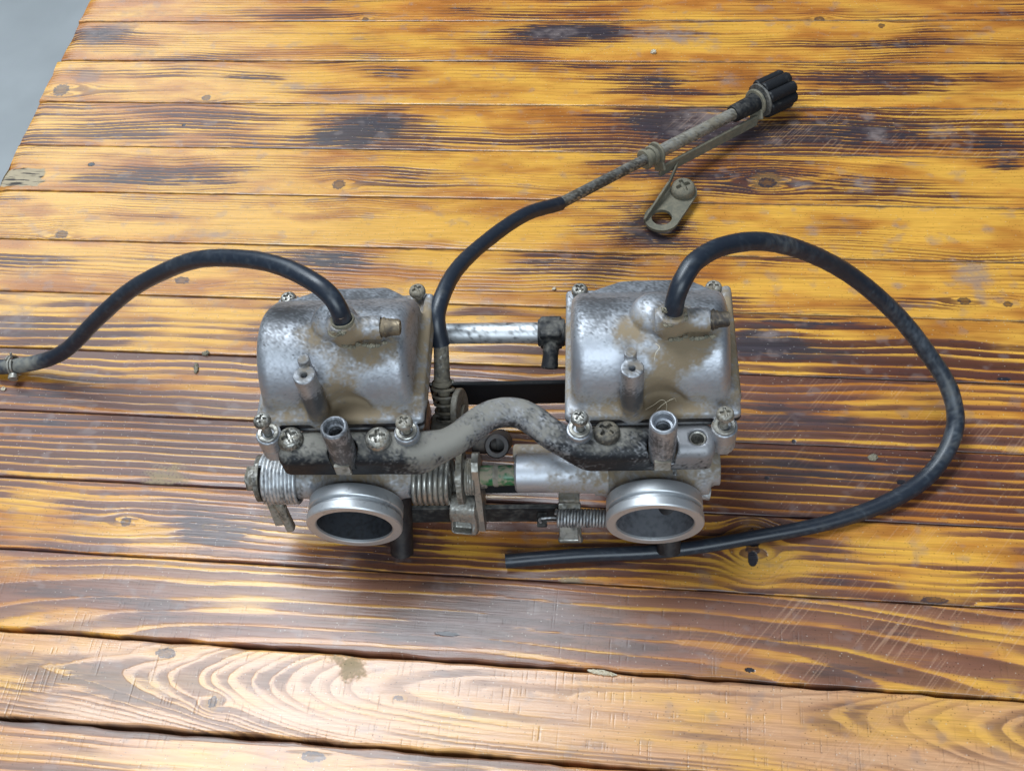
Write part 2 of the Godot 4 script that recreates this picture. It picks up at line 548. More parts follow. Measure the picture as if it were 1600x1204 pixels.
func paint_plank(k: int) -> void:
	var s: Dictionary = specs[k]
	var off := 37.0 * k
	var period: float = s.get("w", 4.0); var v0: float = s.get("v0", -70.0); var d0: float = s.get("d0", 0.0); var sl: float = s.get("s", 0.0)
	var x0: float = s.get("x0", 0.0); var wob: float = s.get("wob", 1.5); var ch: float = s.get("char", 0.4); var hue: float = s.get("hue", 0.4)
	var plum: float = s.get("plum", 0.0)
	var par: Array = s.get("par", [])
	var pale: float = s.get("pale", 0.0); var tick: float = s.get("tick", 0.0); var scr: float = s.get("scr", 0.0)
	var blobs: Array = s.get("blobs", []); var yel: Array = s.get("yel", []); var smg: Array = s.get("smudge", []); var dst: Array = s.get("dust", [])
	var knots: Array = s.get("knots", []); var pits: Array = s.get("pits", []); var rot: Array = s.get("rot", [])
	var wid: float = SEAMS[k + 1] - SEAMS[k]
	var C_Y := lin(212, 158, 66); var C_A := lin(146, 88, 32); var C_O := lin(186, 118, 52); var C_P := lin(206, 164, 130)
	var C_B := lin(126, 72, 30); var C_D := lin(80, 44, 35); var C_M := lin(114, 74, 60); var C_K := lin(46, 42, 50); var C_G := lin(132, 116, 112); var C_T := lin(150, 132, 104)
	var C_N := lin(105, 70, 36); var C_R := lin(165, 150, 126)
	var a := PackedByteArray(); a.resize(TW * TH * 3)
	var h := PackedByteArray(); h.resize(TW * TH * 3)
	for ix in TW:
		var x := U0 + ULEN * (ix + 0.5) / TW
		# features that reach this column
		var cb := []; var cs := []; var cyl := []; var cd := []; var ck := []
		for b in blobs:
			var g: float = (x - b[0]) / b[2]
			if absf(g) < 1.9: cb.append([exp(-g * g), b[1], b[3], b[4]])
		for b in yel:
			var g: float = (x - b[0]) / b[2]
			if absf(g) < 1.9: cyl.append([exp(-g * g), b[1], b[3], b[4]])
		for b in smg:
			var g: float = (x - b[0]) / b[2]
			if absf(g) < 2.2: cs.append([exp(-g * g * 0.7), b[1], b[3], b[4]])
		for b in dst:
			var g: float = (x - b[0]) / b[2]
			if absf(g) < 2.2: cd.append([exp(-g * g), b[1], b[3], b[4]])
		for b in knots:
			if absf(x - b[0]) < b[2] * 9.0: ck.append(b)
		for iy in TH:
			var v := wid * (iy + 0.5) / TH
			var ve := v + n_wave.get_noise_2d(x * 0.0065 + off, v * 0.014 + off) * wob * 2.2 + n_wave.get_noise_2d(x * 0.03, v * 0.03 + off) * wob * 0.28
			var kn := 0.0; var kd := 0.0
			for b in ck:
				var dx: float = (x - b[0]) / b[2]; var dv: float = (v - b[1]) / b[3]
				var q := dx * dx + dv * dv
				ve -= b[3] * 1.5 * exp(-(dx * dx * 0.12 + dv * dv * 0.25)) * clampf(dv * 1.5, -1.0, 1.0)
				q += 0.5 * n_smg.get_noise_2d(x * 0.5, v * 0.5)
				if q < 0.8:
					kn = 1.0; kd = maxf(kd, clampf(1.15 - absf(q - 0.55) * 2.6, 0.1, 1.0))
				elif q < 4.0: kn = maxf(kn, (4.0 - q) / 8.0)
			var dd := d0 + sl * (x - x0)
			var R := sqrt((ve - v0) * (ve - v0) + dd * dd) / period
			if par.size() > 0:
				R = 40.0 + par[3] * tanh((x - par[2]) / par[4]) + par[6] * tanh((x - par[5]) / par[7]) - par[1] * (ve - par[0]) * (ve - par[0]) + 0.9 * n_wave.get_noise_2d(x * 0.006, v * 0.02) + 0.12 * n_smg.get_noise_2d(x * 0.06, v * 0.1)
			R += 0.42 * n_ring.get_noise_1d(R * 0.55 + off)
			var id := floorf(R)
			var f := R - id
			var hr := fposmod(sin(id * 12.9898 + off) * 43758.5453, 1.0)
			var fib := n_fib.get_noise_2d(x * 0.016 + off, v * 4.6)
			var fib2 := n_fib.get_noise_2d(x * 0.05 + off, v * 1.2 + 50.0)
			var prof := (f / 0.86 if f < 0.86 else (1.0 - f) / 0.14) + 0.16 * fib
			var c := ch + 0.46 * n_char.get_noise_2d(x * 0.008 + off, v * 0.04) + (hr - 0.5) * 0.3 + 0.08 * fib2
			var tone := n_tone.get_noise_2d(x * 0.009 + off, v * 0.04 + off) + 0.35 * n_tone.get_noise_2d(x * 0.04 + off, v * 0.12)
			var yl := 0.0
			var deep := 0.0
			var sn := n_smg.get_noise_2d(x * 0.11 + off, v * 0.16)
			for b in cb:
				var g: float = (v - b[1]) / b[2]
				var e: float = b[0] * exp(-g * g) * b[3]
				e *= 0.8 + 0.6 * smoothstep(-0.35, 0.35, n_smg.get_noise_2d(x * 0.035 + off, v * 0.3) + 0.35 * fib2 + 0.3 * sn)
				c += e * 0.95; deep += e
			for b in cyl:
				var g: float = (v - b[1]) / b[2]
				var e: float = b[0] * exp(-g * g) * b[3]
				c -= e * 0.45; yl += e
			c = minf(c, 0.80 + maxf(deep - 0.25, 0.0) * 0.5)
			var plain := smoothstep(-0.25, 0.35, n_char.get_noise_2d(x * 0.005 + off + 70.0, v * 0.05 + off))
			var burnt := smoothstep(0.30, 0.66, c)
			var dk := smoothstep(1.0 - c - lerpf(0.3, 0.13, burnt), 1.0 - c + lerpf(0.24, 0.11, burnt), prof) * lerpf(0.18 + 0.5 * plain, 0.97, burnt)
			var hu := clampf(hue + 0.9 * tone - yl * 0.6 + 0.12 * fib2, 0.0, 1.0)
			var lc := C_Y.lerp(C_O, hu).lerp(C_A, clampf(burnt * 0.12 + 0.75 * tone, 0.0, 0.75)).lerp(C_P, clampf(pale * (0.8 + 0.7 * tone), 0.0, 1.0))
			lc = lc.lerp(C_D * 1.2, clampf(deep * 0.5, 0.0, 0.55))
			lc *= 1.0 + 0.26 * fib + 0.12 * fib2
			var dc := C_B.lerp(C_D, burnt).lerp(C_K, clampf(smoothstep(0.72, 1.2, c + deep * 0.35) + 0.3 * fib2 + 0.2 * tone, 0.0, 1.0))
			dc = dc.lerp(C_M, plum * (1.0 - 0.6 * smoothstep(0.15, 0.6, deep))).lerp(C_P * 0.55, pale * 0.35)
			dc *= lerpf(1.3, 0.82, smoothstep(1.0 - c, 1.05, prof))
			dc *= 1.0 + 0.25 * fib
			var col := lc.lerp(dc, dk * (1.0 - 0.3 * pale))
			if kn > 0.0:
				if kd > 0.0: col = col.lerp(C_N.lerp(C_K, kd), 0.8)
				else: col = col.lerp(C_Y, kn * 0.6)
			var rough := 0.25 + 0.08 * dk + 0.06 * fib2
			var hgt := 0.62 - 0.34 * dk * (1.0 - 0.6 * pale) + 0.10 * fib + 0.05 * fib2
			for b in cs:
				var g: float = (v - b[1]) / b[2]
				var e: float = b[0] * exp(-g * g * 0.7) * b[3]
				e = smoothstep(0.25, 0.75, e + 0.5 * sn * e + 0.12 * fib) * 0.8
				col = col.lerp(C_G, e * 0.78); rough += 0.2 * e; hgt += 0.12 * e
			for b in cd:
				var g: float = (v - b[1]) / b[2]
				var e: float = b[0] * exp(-g * g) * b[3]
				e = smoothstep(0.3, 0.8, e + 0.6 * sn * e + 0.5 * e * n_smg.get_noise_2d(x * 0.6, v * 0.6))
				col = col.lerp(C_T, e * 0.85); rough += 0.4 * e; hgt += 0.1 * e
			# worn film: faint grey patches, saw marks across the grain, slanting scuffs, white specks
			var gen := smoothstep(0.30, 0.62, n_smg.get_noise_2d(x * 0.05 + off + 300.0, v * 0.07))
			col = col.lerp(C_G, gen * 0.32)
			if tick > 0.0:
				var t := smoothstep(0.34, 0.66, n_tick.get_noise_2d(x * 1.15, v * 0.016 + off)) * smoothstep(-0.25, 0.35, n_tick.get_noise_2d(x * 0.03, v * 0.12 + off)) * tick
				col *= 1.0 - 0.38 * t; hgt -= 0.25 * t
			if scr > 0.0:
				var sx := smoothstep(s.get("scr_from", -400.0) - 40.0, s.get("scr_from", -400.0) + 60.0, x)
				var t := smoothstep(0.38, 0.62, n_scr.get_noise_2d((x + v * 0.75) * 0.9, (v - x * 0.5) * 0.018 + off)) * smoothstep(-0.2, 0.4, n_scr.get_noise_2d(x * 0.03 + off, v * 0.04)) * scr * sx
				col = col.lerp(C_P, t * 0.3); rough += 0.12 * t; hgt += 0.1 * t
			for b in rot:
				var g: float = maxf(absf(x - b[0]) / b[2], absf(v - b[1]) / b[3]) + 0.22 * sn
				if g < 1.0:
					var e := smoothstep(1.0, 0.9, g)
					var crack := smoothstep(0.12, 0.34, n_fib.get_noise_2d(x * 0.04 + 9.0, v * 0.55))
					col = col.lerp(C_R.lerp(C_K * 0.6, crack * 0.9), e); rough = lerpf(rough, 0.85, e); hgt = lerpf(hgt, 0.5 - 0.5 * crack, e)
			for b in pits:
				var g: float = ((x - b[0]) / (b[2] * 1.1)) * ((x - b[0]) / (b[2] * 1.1)) + ((v - b[1]) / b[3]) * ((v - b[1]) / b[3])
				if g < 1.0: col = C_K * 0.7; hgt = 0.1
			var spk := n_scr.get_noise_2d(x * 1.1 + 700.0, v * 1.1 + off)
			if spk > 0.9: col = col.lerp(Vector3(0.6, 0.58, 0.52), 0.7)
			elif spk < -0.86: col *= 0.35
			# dirt rubbed into the edges of the board
			var ed := minf(v, wid - v)
			var em := smoothstep(1.3, 0.0, ed + 1.2 * fib2 + 0.8 * sn)
			col = col.lerp(C_K, em * 0.6)
			var o := (iy * TW + ix) * 3
			a[o] = int(255.0 * clampf(_srgb(col.x), 0, 1)); a[o + 1] = int(255.0 * clampf(_srgb(col.y), 0, 1)); a[o + 2] = int(255.0 * clampf(_srgb(col.z), 0, 1))
			h[o] = int(255.0 * clampf(hgt, 0, 1)); h[o + 1] = int(255.0 * clampf(rough, 0, 1))
	wood_img[k] = [a, h]

func _srgb(c: float) -> float:
	return 12.92 * c if c < 0.0031308 else 1.055 * pow(c, 1.0 / 2.4) - 0.055

func plank_mesh(z0: float, z1: float, x0: float, x1: float, lift: float, ga: float, gb: float, sd: float, rot: Array) -> ArrayMesh:
	# a board with worn, slightly wavy edges; the top is a grid
	var st := SurfaceTool.new()
	st.begin(Mesh.PRIMITIVE_TRIANGLES)
	var w := z1 - z0
	var prof := [[0.0, -24.0], [0.0, -1.0], [0.12, -0.4], [0.4, -0.07], [1.2, 0.0], [0.2 * w, 0.0], [0.35 * w, 0.0], [0.5 * w, 0.0], [0.65 * w, 0.0], [0.8 * w, 0.0], [w - 1.2, 0.0], [w - 0.4, -0.07], [w - 0.12, -0.4], [w, -1.0], [w, -24.0]]
	var NX := 130
	var m := prof.size()
	for k in NX + 1:
		var x := lerpf(x0, x1, float(k) / NX)
		for j in m:
			var z: float = z0 + prof[j][0]
			var y: float = prof[j][1]
			if j < 5: z += ga * (1.0 + 1.1 * na.get_noise_2d(x * 0.03, sd) + 0.6 * nb.get_noise_2d(x * 0.2, sd))
			elif j > 9: z -= gb * (1.0 + 1.1 * na.get_noise_2d(x * 0.03, sd + 9.0) + 0.6 * nb.get_noise_2d(x * 0.2, sd + 9.0))
			if y > -20.0:
				y += lift + 0.18 * na.get_noise_2d(x * 0.01, sd + 3.0)
				y -= 1.6 * smoothstep(5.0, 0.0, x - x0) * (0.7 + 0.8 * nb.get_noise_2d(z * 0.25, sd))
				for b in rot:
					if absf(x - b[0]) < b[2] and absf(z - z0 - b[1]) < b[3]: y -= 0.9 + 0.7 * nb.get_noise_2d(x * 0.06, z * 0.7)
			if k == 0: x = x0 + 0.9 * nb.get_noise_2d(z * 0.3, sd)
			st.set_smooth_group(0)
			st.set_uv(Vector2((x - U0) / ULEN, clampf((z - z0) / w, 0.004, 0.996)))
			st.add_vertex(Vector3(x, y, z) * MM)
	for k in NX:
		for j in m - 1:
			var a := k * m + j; var b := a + 1; var c := a + m; var d := c + 1
			for t in [a, c, b, b, c, d]: st.add_index(t)
	var base := (NX + 1) * m
	# end grain
	for e in 2:
		var k := 0 if e == 0 else NX
		for j in m:
			var x := lerpf(x0, x1, float(k) / NX)
			if k == 0: x += 0.9 * nb.get_noise_2d((z0 + prof[j][0]) * 0.3, sd)
			var y: float = prof[j][1]
			var z: float = z0 + prof[j][0]
			if j < 5: z += ga
			elif j > 9: z -= gb
			if y > -20.0:
				y += lift
				if e == 0: y -= 1.6 * (0.7 + 0.8 * nb.get_noise_2d(z * 0.25, sd))
			st.set_uv(Vector2((x - U0) / ULEN, clampf((z - z0) / w, 0.004, 0.996)))
			st.add_vertex(Vector3(x, y, z) * MM)
		for j in range(1, m - 1):
			if e == 0:
				for t in [base, base + j + 1, base + j]: st.add_index(t)
			else:
				for t in [base + m, base + m + j, base + m + j + 1]: st.add_index(t)
	st.generate_normals()
	return st.commit()

# ------------------------------------------------------------------ the scene
func label(o: Node3D, text: String, category: String, group := "") -> void:
	o.set_meta("label", text); o.set_meta("category", category)
	if group != "": o.set_meta("group", group)

func lamp(called: String, at: Vector3, to: Vector3, size: Vector2, energy: float, color: Color) -> void:
	var l := AreaLight3D.new()
	l.name = called
	l.area_size = size
	l.light_energy = energy
	l.light_color = color
	l.shadow_enabled = true
	add_child(l)
	l.look_at_from_position(at, to, Vector3.UP if absf((to - at).normalized().y) < 0.98 else Vector3.FORWARD)

func _ready() -> void:
	# camera
	var cam := Camera3D.new()
	cam.name = "camera"
	cam.transform = Transform3D(Basis(Vector3(0.991227, -0.082619, -0.103169), Vector3(-0.038384, 0.566983, -0.822835), Vector3(0.126477, 0.819576, 0.558837)).orthonormalized(), Vector3(0.073357, 0.475354, 0.324126))
	cam.fov = 36.98
	cam.near = 0.02
	cam.far = 30.0
	add_child(cam)
	cam.current = true
	# surroundings, light, exposure
	var we := WorldEnvironment.new()
	we.name = "surroundings"
	var env := Environment.new()
	env.background_mode = Environment.BG_COLOR
	env.background_color = Color(0.50, 0.55, 0.62)
	env.background_energy_multiplier = 0.2
	env.tonemap_mode = Environment.TONE_MAPPER_LINEAR
	env.tonemap_exposure = 1.36
	env.sdfgi_enabled = true; env.ssao_enabled = true; env.ssil_enabled = true
	we.environment = env
	add_child(we)
	lamp("ceiling_light", Vector3(-0.55, 1.7, -0.45), Vector3(0, 0, 0.05), Vector2(1.1, 0.7), 3.0, Color(0.93, 0.97, 1.0))
	lamp("window_light", Vector3(0.35, 1.25, 1.5), Vector3(0, 0, 0), Vector2(1.3, 0.9), 1.9, Color(0.90, 0.96, 1.0))

	lamp("side_window_light", Vector3(-1.7, 1.75, -1.9), Vector3(-0.1, 0, 0), Vector2(1.5, 1.3), 2.0, Color(0.90, 0.96, 1.0))

	na = noise(11, 3); nb = noise(23, 3); nc = noise(37, 2)
	n_wave = noise(41, 2); n_ring = noise(42, 2); n_tone = noise(43, 2); n_char = noise(44, 3)
	n_fib = noise(45, 3); n_tick = noise(46, 2); n_scr = noise(47, 1); n_smg = noise(48, 3)

	palette("cast_aluminium", Color(0.47, 0.49, 0.53), Color(0.12, 0.123, 0.13), Color(0.25, 0.19, 0.12), Vector2(0.85, 0.6), Vector3(0.51, 0.57, 0.92))
	palette("machined_aluminium", Color(0.62, 0.64, 0.66), Color(0.09, 0.092, 0.1), Color(0.25, 0.21, 0.155), Vector2(0.8, 0.7), Vector3(0.5, 0.55, 0.85))
	palette("zinc_steel", Color(0.42, 0.41, 0.38), Color(0.07, 0.064, 0.056), Color(0.215, 0.185, 0.135), Vector2(0.85, 0.4), Vector3(0.32, 0.6, 0.9))
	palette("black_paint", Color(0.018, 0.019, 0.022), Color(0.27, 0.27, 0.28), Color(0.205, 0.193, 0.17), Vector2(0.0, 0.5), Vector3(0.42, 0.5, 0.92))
	palette("rubber", Color(0.017, 0.023, 0.034), Color(0.07, 0.085, 0.105), Color(0.2, 0.19, 0.16), Vector2(0.0, 0.0), Vector3(0.36, 0.5, 0.9))
	palette("green_paint", Color(0.015, 0.13, 0.045), Color(0.30, 0.26, 0.19), Color(0.34, 0.29, 0.2), Vector2(0.0, 0.0), Vector3(0.3, 0.8, 0.9))
	palette("old_rubber_cap", Color(0.012, 0.010, 0.012), Color(0.03, 0.025, 0.025), Color(0.12, 0.1, 0.08), Vector2(0.0, 0.0), Vector3(0.5, 0.7, 0.9))
	palette("dark_bore", Color(0.055, 0.06, 0.07), Color(0.02, 0.02, 0.022), Color(0.1, 0.09, 0.08), Vector2(0.3, 0.2), Vector3(0.45, 0.6, 0.8))  # near-black lining and plate of the left bore
	palette("dull_bore", Color(0.24, 0.25, 0.275), Color(0.11, 0.115, 0.13), Color(0.2, 0.18, 0.15), Vector2(0.5, 0.4), Vector3(0.45, 0.6, 0.8))
	palette("old_brass", Color(0.2, 0.16, 0.11), Color(0.05, 0.042, 0.038), Color(0.24, 0.18, 0.11), Vector2(0.8, 0.4), Vector3(0.4, 0.6, 0.9))
	palette("mud", Color(0.13, 0.125, 0.095), Color(0.19, 0.165, 0.12), Color(0.24, 0.21, 0.15), Vector2(0, 0), Vector3(0.9, 0.9, 0.95))
	palette("pale_wood", Color(0.5, 0.4, 0.26), Color(0.36, 0.24, 0.12), Color(0.6, 0.54, 0.42), Vector2(0, 0), Vector3(0.7, 0.8, 0.9))

	build_setting()
	build_bench()
	rig = Node3D.new()
	rig.name = "carburettor_pair"
	rig.position = Vector3(4.45, 0, 43.85) * MM
	rig.rotation.y = deg_to_rad(4.017)
	add_child(rig)
	label(rig, "dusty pair of linked aluminium motorcycle carburettors with black rubber hoses", "carburettor")
	build_castings()
	build_links()
	build_hoses()
	build_crumbs()
	for o: Node in find_children("*", "Node3D", true, false):
		if o.has_meta("at_mm"): o.remove_meta("at_mm")

func build_setting() -> void:
	var f := MeshInstance3D.new()
	f.name = "floor"
	var pm := BoxMesh.new()
	pm.size = Vector3(50, 0.05, 50)
	f.mesh = pm
	f.position = Vector3(0, -0.775, 0)
	var t := NoiseTexture2D.new()
	t.width = 512; t.height = 512; t.seamless = true
	var fnz := noise(5, 4)
	fnz.frequency = 0.012
	t.noise = fnz
	var rampg := Gradient.new()
	rampg.set_color(0, Color(0.72, 0.735, 0.74)); rampg.set_color(1, Color(0.77, 0.785, 0.79))
	t.color_ramp = rampg
	var m := StandardMaterial3D.new()
	m.albedo_texture = t
	m.uv1_triplanar = true
	m.uv1_scale = Vector3(1.2, 1.2, 1.2)
	m.roughness = 0.6
	f.material_override = m
	f.set_meta("kind", "structure"); f.set_meta("label", "smooth grey concrete floor below the bench")
	add_child(f)

func build_bench() -> void:
	specs = [
		{"w":2.8,"char":0.34,"hue":0.7,"wob":1.2, "blobs": [[-60,26,21,5.2,0.5],[180,29,31,3.7,0.3]], "smudge": [[-284,30,54,9.4,0.4],[-204,25,40,6.7,0.3],[203,32,53,6.2,0.3]], "knots": [[164,38.1,3.5,3.1],[-127,37.3,2.6,2.6]]},
		{"w":2.5,"char":0.34,"hue":0.45, "blobs": [[-4,11,28,8.7,0.9],[29,11,20,8.6,0.6],[-306,14,16,9.1,0.5],[-128,18,25,6.3,0.25],[215,23,63,4.7,0.35]], "yel": [[-197,18,69,11.4,0.5],[-76,24,33,9.8,0.4],[124,17,19,8.4,0.5]], "smudge": [[-295,6,14,10.5,0.7],[-307,18,13,9.0,0.6],[-260,27,9,6.3,0.4],[69,14,28,12.2,0.6],[85,17,20,9.7,0.5],[99,26,6,6.0,0.5],[246,17,30,8.2,0.35],[146,5,5,4.9,0.5],[0,12,24,7.4,0.5],[-271,34,13,5.0,0.5],[207,35,33,5.8,0.25]], "knots": [[201,5.3,2.3,2.4]]},
		{"w":3.0,"char":0.3,"hue":0.35,"wob":1.7, "blobs": [[-188,16,25,6.0,0.4],[-101,10,18,7.1,0.5],[66,17,27,11.4,0.45],[101,28,23,6.7,0.25],[205,16,69,12.2,0.4],[27,5,35,2.4,0.3],[165,5,34,4.6,0.3]], "yel": [[-24,17,43,13.9,0.5],[-248,28,59,11.8,0.35]], "smudge": [[-302,15,11,7.3,0.8],[-157,24,21,4.7,0.6],[-118,34,36,4.6,0.6],[-53,37,24,2.8,0.4],[108,16,10,10.2,0.5],[89,8,8,5.8,0.4],[165,10,11,5.7,0.3]], "knots": [[-216,34.8,3.3,2.9],[-315,28.6,6.1,6.0]]},
		{"w":2.8,"char":0.52,"hue":0.4,"scr":0.7,"scr_from":60.0, "blobs": [[-112,24,29,13.1,0.65],[-127,30,16,7.6,0.35],[-98,16,12,7.7,0.35],[75,13,28,11.8,0.8],[105,21,33,13.1,0.5],[177,20,67,15.5,0.55],[257,29,21,6.1,0.4],[-275,27,33,10.1,0.15],[12,33,22,4.2,0.25]], "yel": [[-146,16,16,11.1,0.3],[-35,15,42,13.6,0.4],[-301,24,21,10.2,0.2]], "smudge": [[97,8,22,7.6,0.7],[82,19,15,10.6,0.5],[145,12,5,4.3,0.6],[187,7,6,4.3,0.6],[191,22,8,7.3,0.6],[227,19,14,10.3,0.5],[155,20,7,5.2,0.4],[-102,13,16,4.5,0.3],[251,19,21,8.2,0.3],[130,5,22,4.3,0.4],[255,39,7,4.0,0.4]], "pits": [[-224,20,1,1.1,1]]},
		{"w":2.5,"char":0.34,"hue":0.35,"wob":1.8,"rot":[[-316,27,17,8]], "blobs": [[-222,27,55,8.3,0.45],[-75,24,26,9.1,0.25],[51,16,29,11.0,0.45],[122,20,39,10.8,0.5],[174,24,31,9.7,0.4],[258,5,10,5.9,0.5]], "yel": [[-268,9,65,5.4,0.6],[-23,15,48,13.2,0.6],[-157,15,23,7.3,0.3],[227,10,12,9.8,0.6]], "smudge": [[147,22,8,4.9,0.6],[181,23,8,7.7,0.6],[210,7,8,4.0,0.5],[161,9,5,4.0,0.4],[198,28,5,3.8,0.4],[58,26,11,4.9,0.3]], "knots": [[-116,29.1,4.2,4.1],[129,22.1,5.6,4.4]], "pits": [[-273,16,2,1.6,1]]},
		{"w":1.9,"char":0.26,"hue":0.2,"wob":1.6, "blobs": [[-307,22,16,7.0,0.15],[63,19,21,11.2,0.5],[81,26,21,9.2,0.3]], "yel": [[-128,22,52,14.4,0.4],[-40,22,47,13.2,0.7],[139,12,20,9.3,0.4],[223,10,30,11.0,0.5],[250,7,13,9.2,0.4],[-217,20,35,9.8,0.3]], "smudge": [[-183,31,19,4.8,0.6],[-205,35,14,3.8,0.5],[98,11,4,2.8,0.5],[152,19,5,5.5,0.6],[173,11,7,7.4,0.4],[196,13,3,3.7,0.5],[215,24,5,4.5,0.6],[243,16,5,4.5,0.5],[143,5,3,3.8,0.5],[158,30,13,3.6,0.4],[185,34,5,3.6,0.5],[-54,25,4,2.9,0.3]], "knots": [[-273,34.1,4.3,3.4]]},
		{"w":2.6,"char":0.32,"hue":0.35,"wob":1.8, "blobs": [[-287,18,27,9.4,0.3],[-108,9,27,8.3,0.55],[5,6,24,6.8,0.35],[47,4,31,7.2,0.5],[161,1,39,5.3,0.35]], "yel": [[-44,10,25,8.1,0.4],[-201,24,44,10.9,0.35],[206,14,38,10.2,0.3],[144,29,19,5.9,0.2],[204,36,28,4.1,0.3]], "smudge": [[232,9,10,11.1,0.8],[235,24,4,5.8,0.6],[194,18,4,3.4,0.6],[118,18,4,3.5,0.5],[128,32,10,4.2,0.4],[-283,27,15,7.4,0.5],[-269,12,15,4.7,0.4],[64,4,7,5.4,0.4]], "knots": [[226,26.4,3.8,2.5],[247,27.7,2.5,2.1],[-191,27.4,5.1,2.7]]},
		{"w":5.6,"char":0.5,"hue":0.2,"wob":1.7, "blobs": [[-274,25,15,10.3,0.3],[-140,23,14,8.4,0.2],[125,17,17,6.4,0.8],[139,24,37,5.5,0.6],[150,5,38,4.9,0.45],[221,13,18,4.8,0.2],[-7,18,23,8.2,0.15]], "yel": [[-192,17,50,12.0,0.6],[-17,14,23,10.0,0.5],[227,8,28,8.0,0.55],[24,27,20,6.4,0.4]], "smudge": [[-18,6,5,4.2,0.4],[-279,20,15,13.0,0.6],[-268,11,15,4.4,0.4],[130,14,8,4.0,0.7],[211,17,6,4.0,0.3]], "pits": [[239,36,3,1.1,1]]},
		{"plum":0.45,"w":5.6,"char":0.74,"hue":0.45,"wob":1.5,"scr":0.5,"scr_from":100.0, "blobs": [[-247,31,31,7.9,0.35],[-218,21,42,8.0,0.3],[-145,34,20,5.4,0.3],[0,15,26,7.7,0.35],[132,20,33,11.0,0.35],[150,27,42,6.5,0.35],[232,33,14,5.6,0.3],[-33,13,20,7.8,0.4]], "yel": [[-155,25,20,7.8,0.2],[201,21,18,5.1,0.25]], "smudge": [[-253,23,18,6.4,0.3],[-229,32,14,2.0,0.5],[226,32,9,3.5,0.4],[205,35,9,2.8,0.3],[-178,39,5,1.5,0.6]], "pits": [[138,38,1,1,1]]},
		{"plum":0.15,"w":4.6,"char":0.86,"hue":0.7,"wob":0.8,"scr":0.3,"scr_from":100.0, "blobs": [[-241,7,31,4.6,0.35],[137,13,35,9.0,0.35],[184,13,46,10.2,0.3],[-158,10,40,7.4,0.25]], "smudge": [[125,20,9,2.7,0.4],[-224,21,5,3.0,0.5],[-242,26,7,2.2,0.4],[-154,2,5,1.5,0.6]], "dust": [[-165,35,15,9.9,0.8]], "pits": [[186,18,2,1.4,1],[125,19,1,1,1]]},
		{"plum":0.45,"w":3.8,"char":0.6,"hue":0.5,"wob":1.5,"tick":0.35,"scr":0.6,"scr_from":120.0, "blobs": [[-134,24,19,8.6,0.7],[-147,14,16,6.8,0.3],[-38,24,18,9.7,0.5],[-55,32,18,5.1,0.4],[150,16,14,3.8,0.35],[152,31,19,3.1,0.35],[-96,11,22,10.1,0.35],[1,5,24,6.7,0.4],[54,28,23,6.3,0.4],[-201,17,10,10.2,0.2]], "yel": [[-233,19,16,14.9,0.7],[-17,26,16,7.1,0.9],[124,24,17,8.1,0.6],[186,11,33,5.7,0.7],[224,14,22,6.2,0.5],[211,32,21,4.2,0.5],[-207,28,16,6.7,0.3],[93,10,17,6.5,0.3]], "smudge": [[-131,25,6,4.6,0.5],[-147,24,8,2.7,0.4],[161,18,14,6.3,0.35]], "dust": [[-110,12,8,8.1,0.5],[-90,28,11,4.6,0.4],[38,38,6,3.7,0.9],[-167,27,3,3.3,0.4],[-93,34,6,3.2,0.4],[-138,21,6,3.4,0.4]], "knots": [[-178,21.2,2.9,2.7],[118,14.7,3.7,8.3],[195,37.0,6.4,1.8]], "pits": [[118,22,2,3.8,1],[118,14,3,1.9,1]]},
		{"plum":0.85,"w":6.0,"v0":46.0,"x0":5.0,"s":0.12,"d0":3.0,"char":0.66,"hue":0.5,"wob":1.4,"pale":0.12,"tick":0.5,"scr":0.9,"scr_from":90.0, "blobs": [[-200,20,34,3.8,0.6],[-151,25,21,8.5,0.5],[-4,21,37,11.2,0.7],[-32,29,23,7.6,0.4],[35,15,34,8.9,0.5],[64,28,27,7.5,0.45],[132,21,35,5.8,0.35],[158,33,21,3.9,0.7],[177,13,19,4.1,0.4],[-79,23,18,7.2,0.25],[-18,5,26,3.1,0.4]], "smudge": [[-121,38,12,5.9,0.25],[-74,20,18,7.9,0.3],[-116,33,11,4.2,0.4],[-3,26,17,7.1,0.3],[27,16,17,6.0,0.25],[161,35,10,2.8,0.3],[110,7,16,6.0,0.25],[199,7,11,4.1,0.3]], "pits": [[116,35,2,1,1],[-15,28,5,1,1]]},
		{"plum":0.25,"w":1.0,"par":[14,0.012,-95,7.0,55,190,4.0,45],"char":0.36,"hue":0.6,"wob":0.6,"pale":0.6,"tick":0.85,"scr":0.5,"scr_from":100.0, "blobs": [[-178,17,32,6.3,0.5],[-154,26,26,4.5,0.45],[-192,27,17,8.4,0.3],[-90,14,17,5.6,0.2],[157,8,15,3.8,0.4],[149,18,15,7.9,0.2],[4,4,17,5.6,0.15],[97,22,23,10.5,0.15]], "smudge": [[-192,3,6,2.4,0.5],[-168,1,15,3.0,0.4],[185,0,5,2.2,0.5],[100,14,4,8.0,0.35],[188,21,7,3.6,0.3],[-147,39,34,1.6,0.5]], "dust": [[-54,7,7,6.2,1.0],[-59,3,10,4.0,0.7],[-50,15,17,7.2,0.3],[-36,17,11,4.4,0.3]], "knots": [[-140,5.5,5.3,2.6],[-113,25.7,2.3,2.8],[-32,18.0,2.5,1.1]]},
		{"plum":0.5,"w":4.6,"char":0.5,"hue":0.7,"wob":1.4,"pale":0.35,"tick":0.5, "blobs": [[-147,1,73,1.9,0.7],[-188,1,23,2.2,0.4],[-7,3,32,4.1,0.5],[-56,5,24,2.1,0.3]], "knots": [[-64,5.8,6.0,2.4]]},
	]
	var extra := specs.size()
	wood_img.resize(extra)
	var task := WorkerThreadPool.add_group_task(paint_plank, extra)
	WorkerThreadPool.wait_for_group_task_completion(task)
	var mats := []
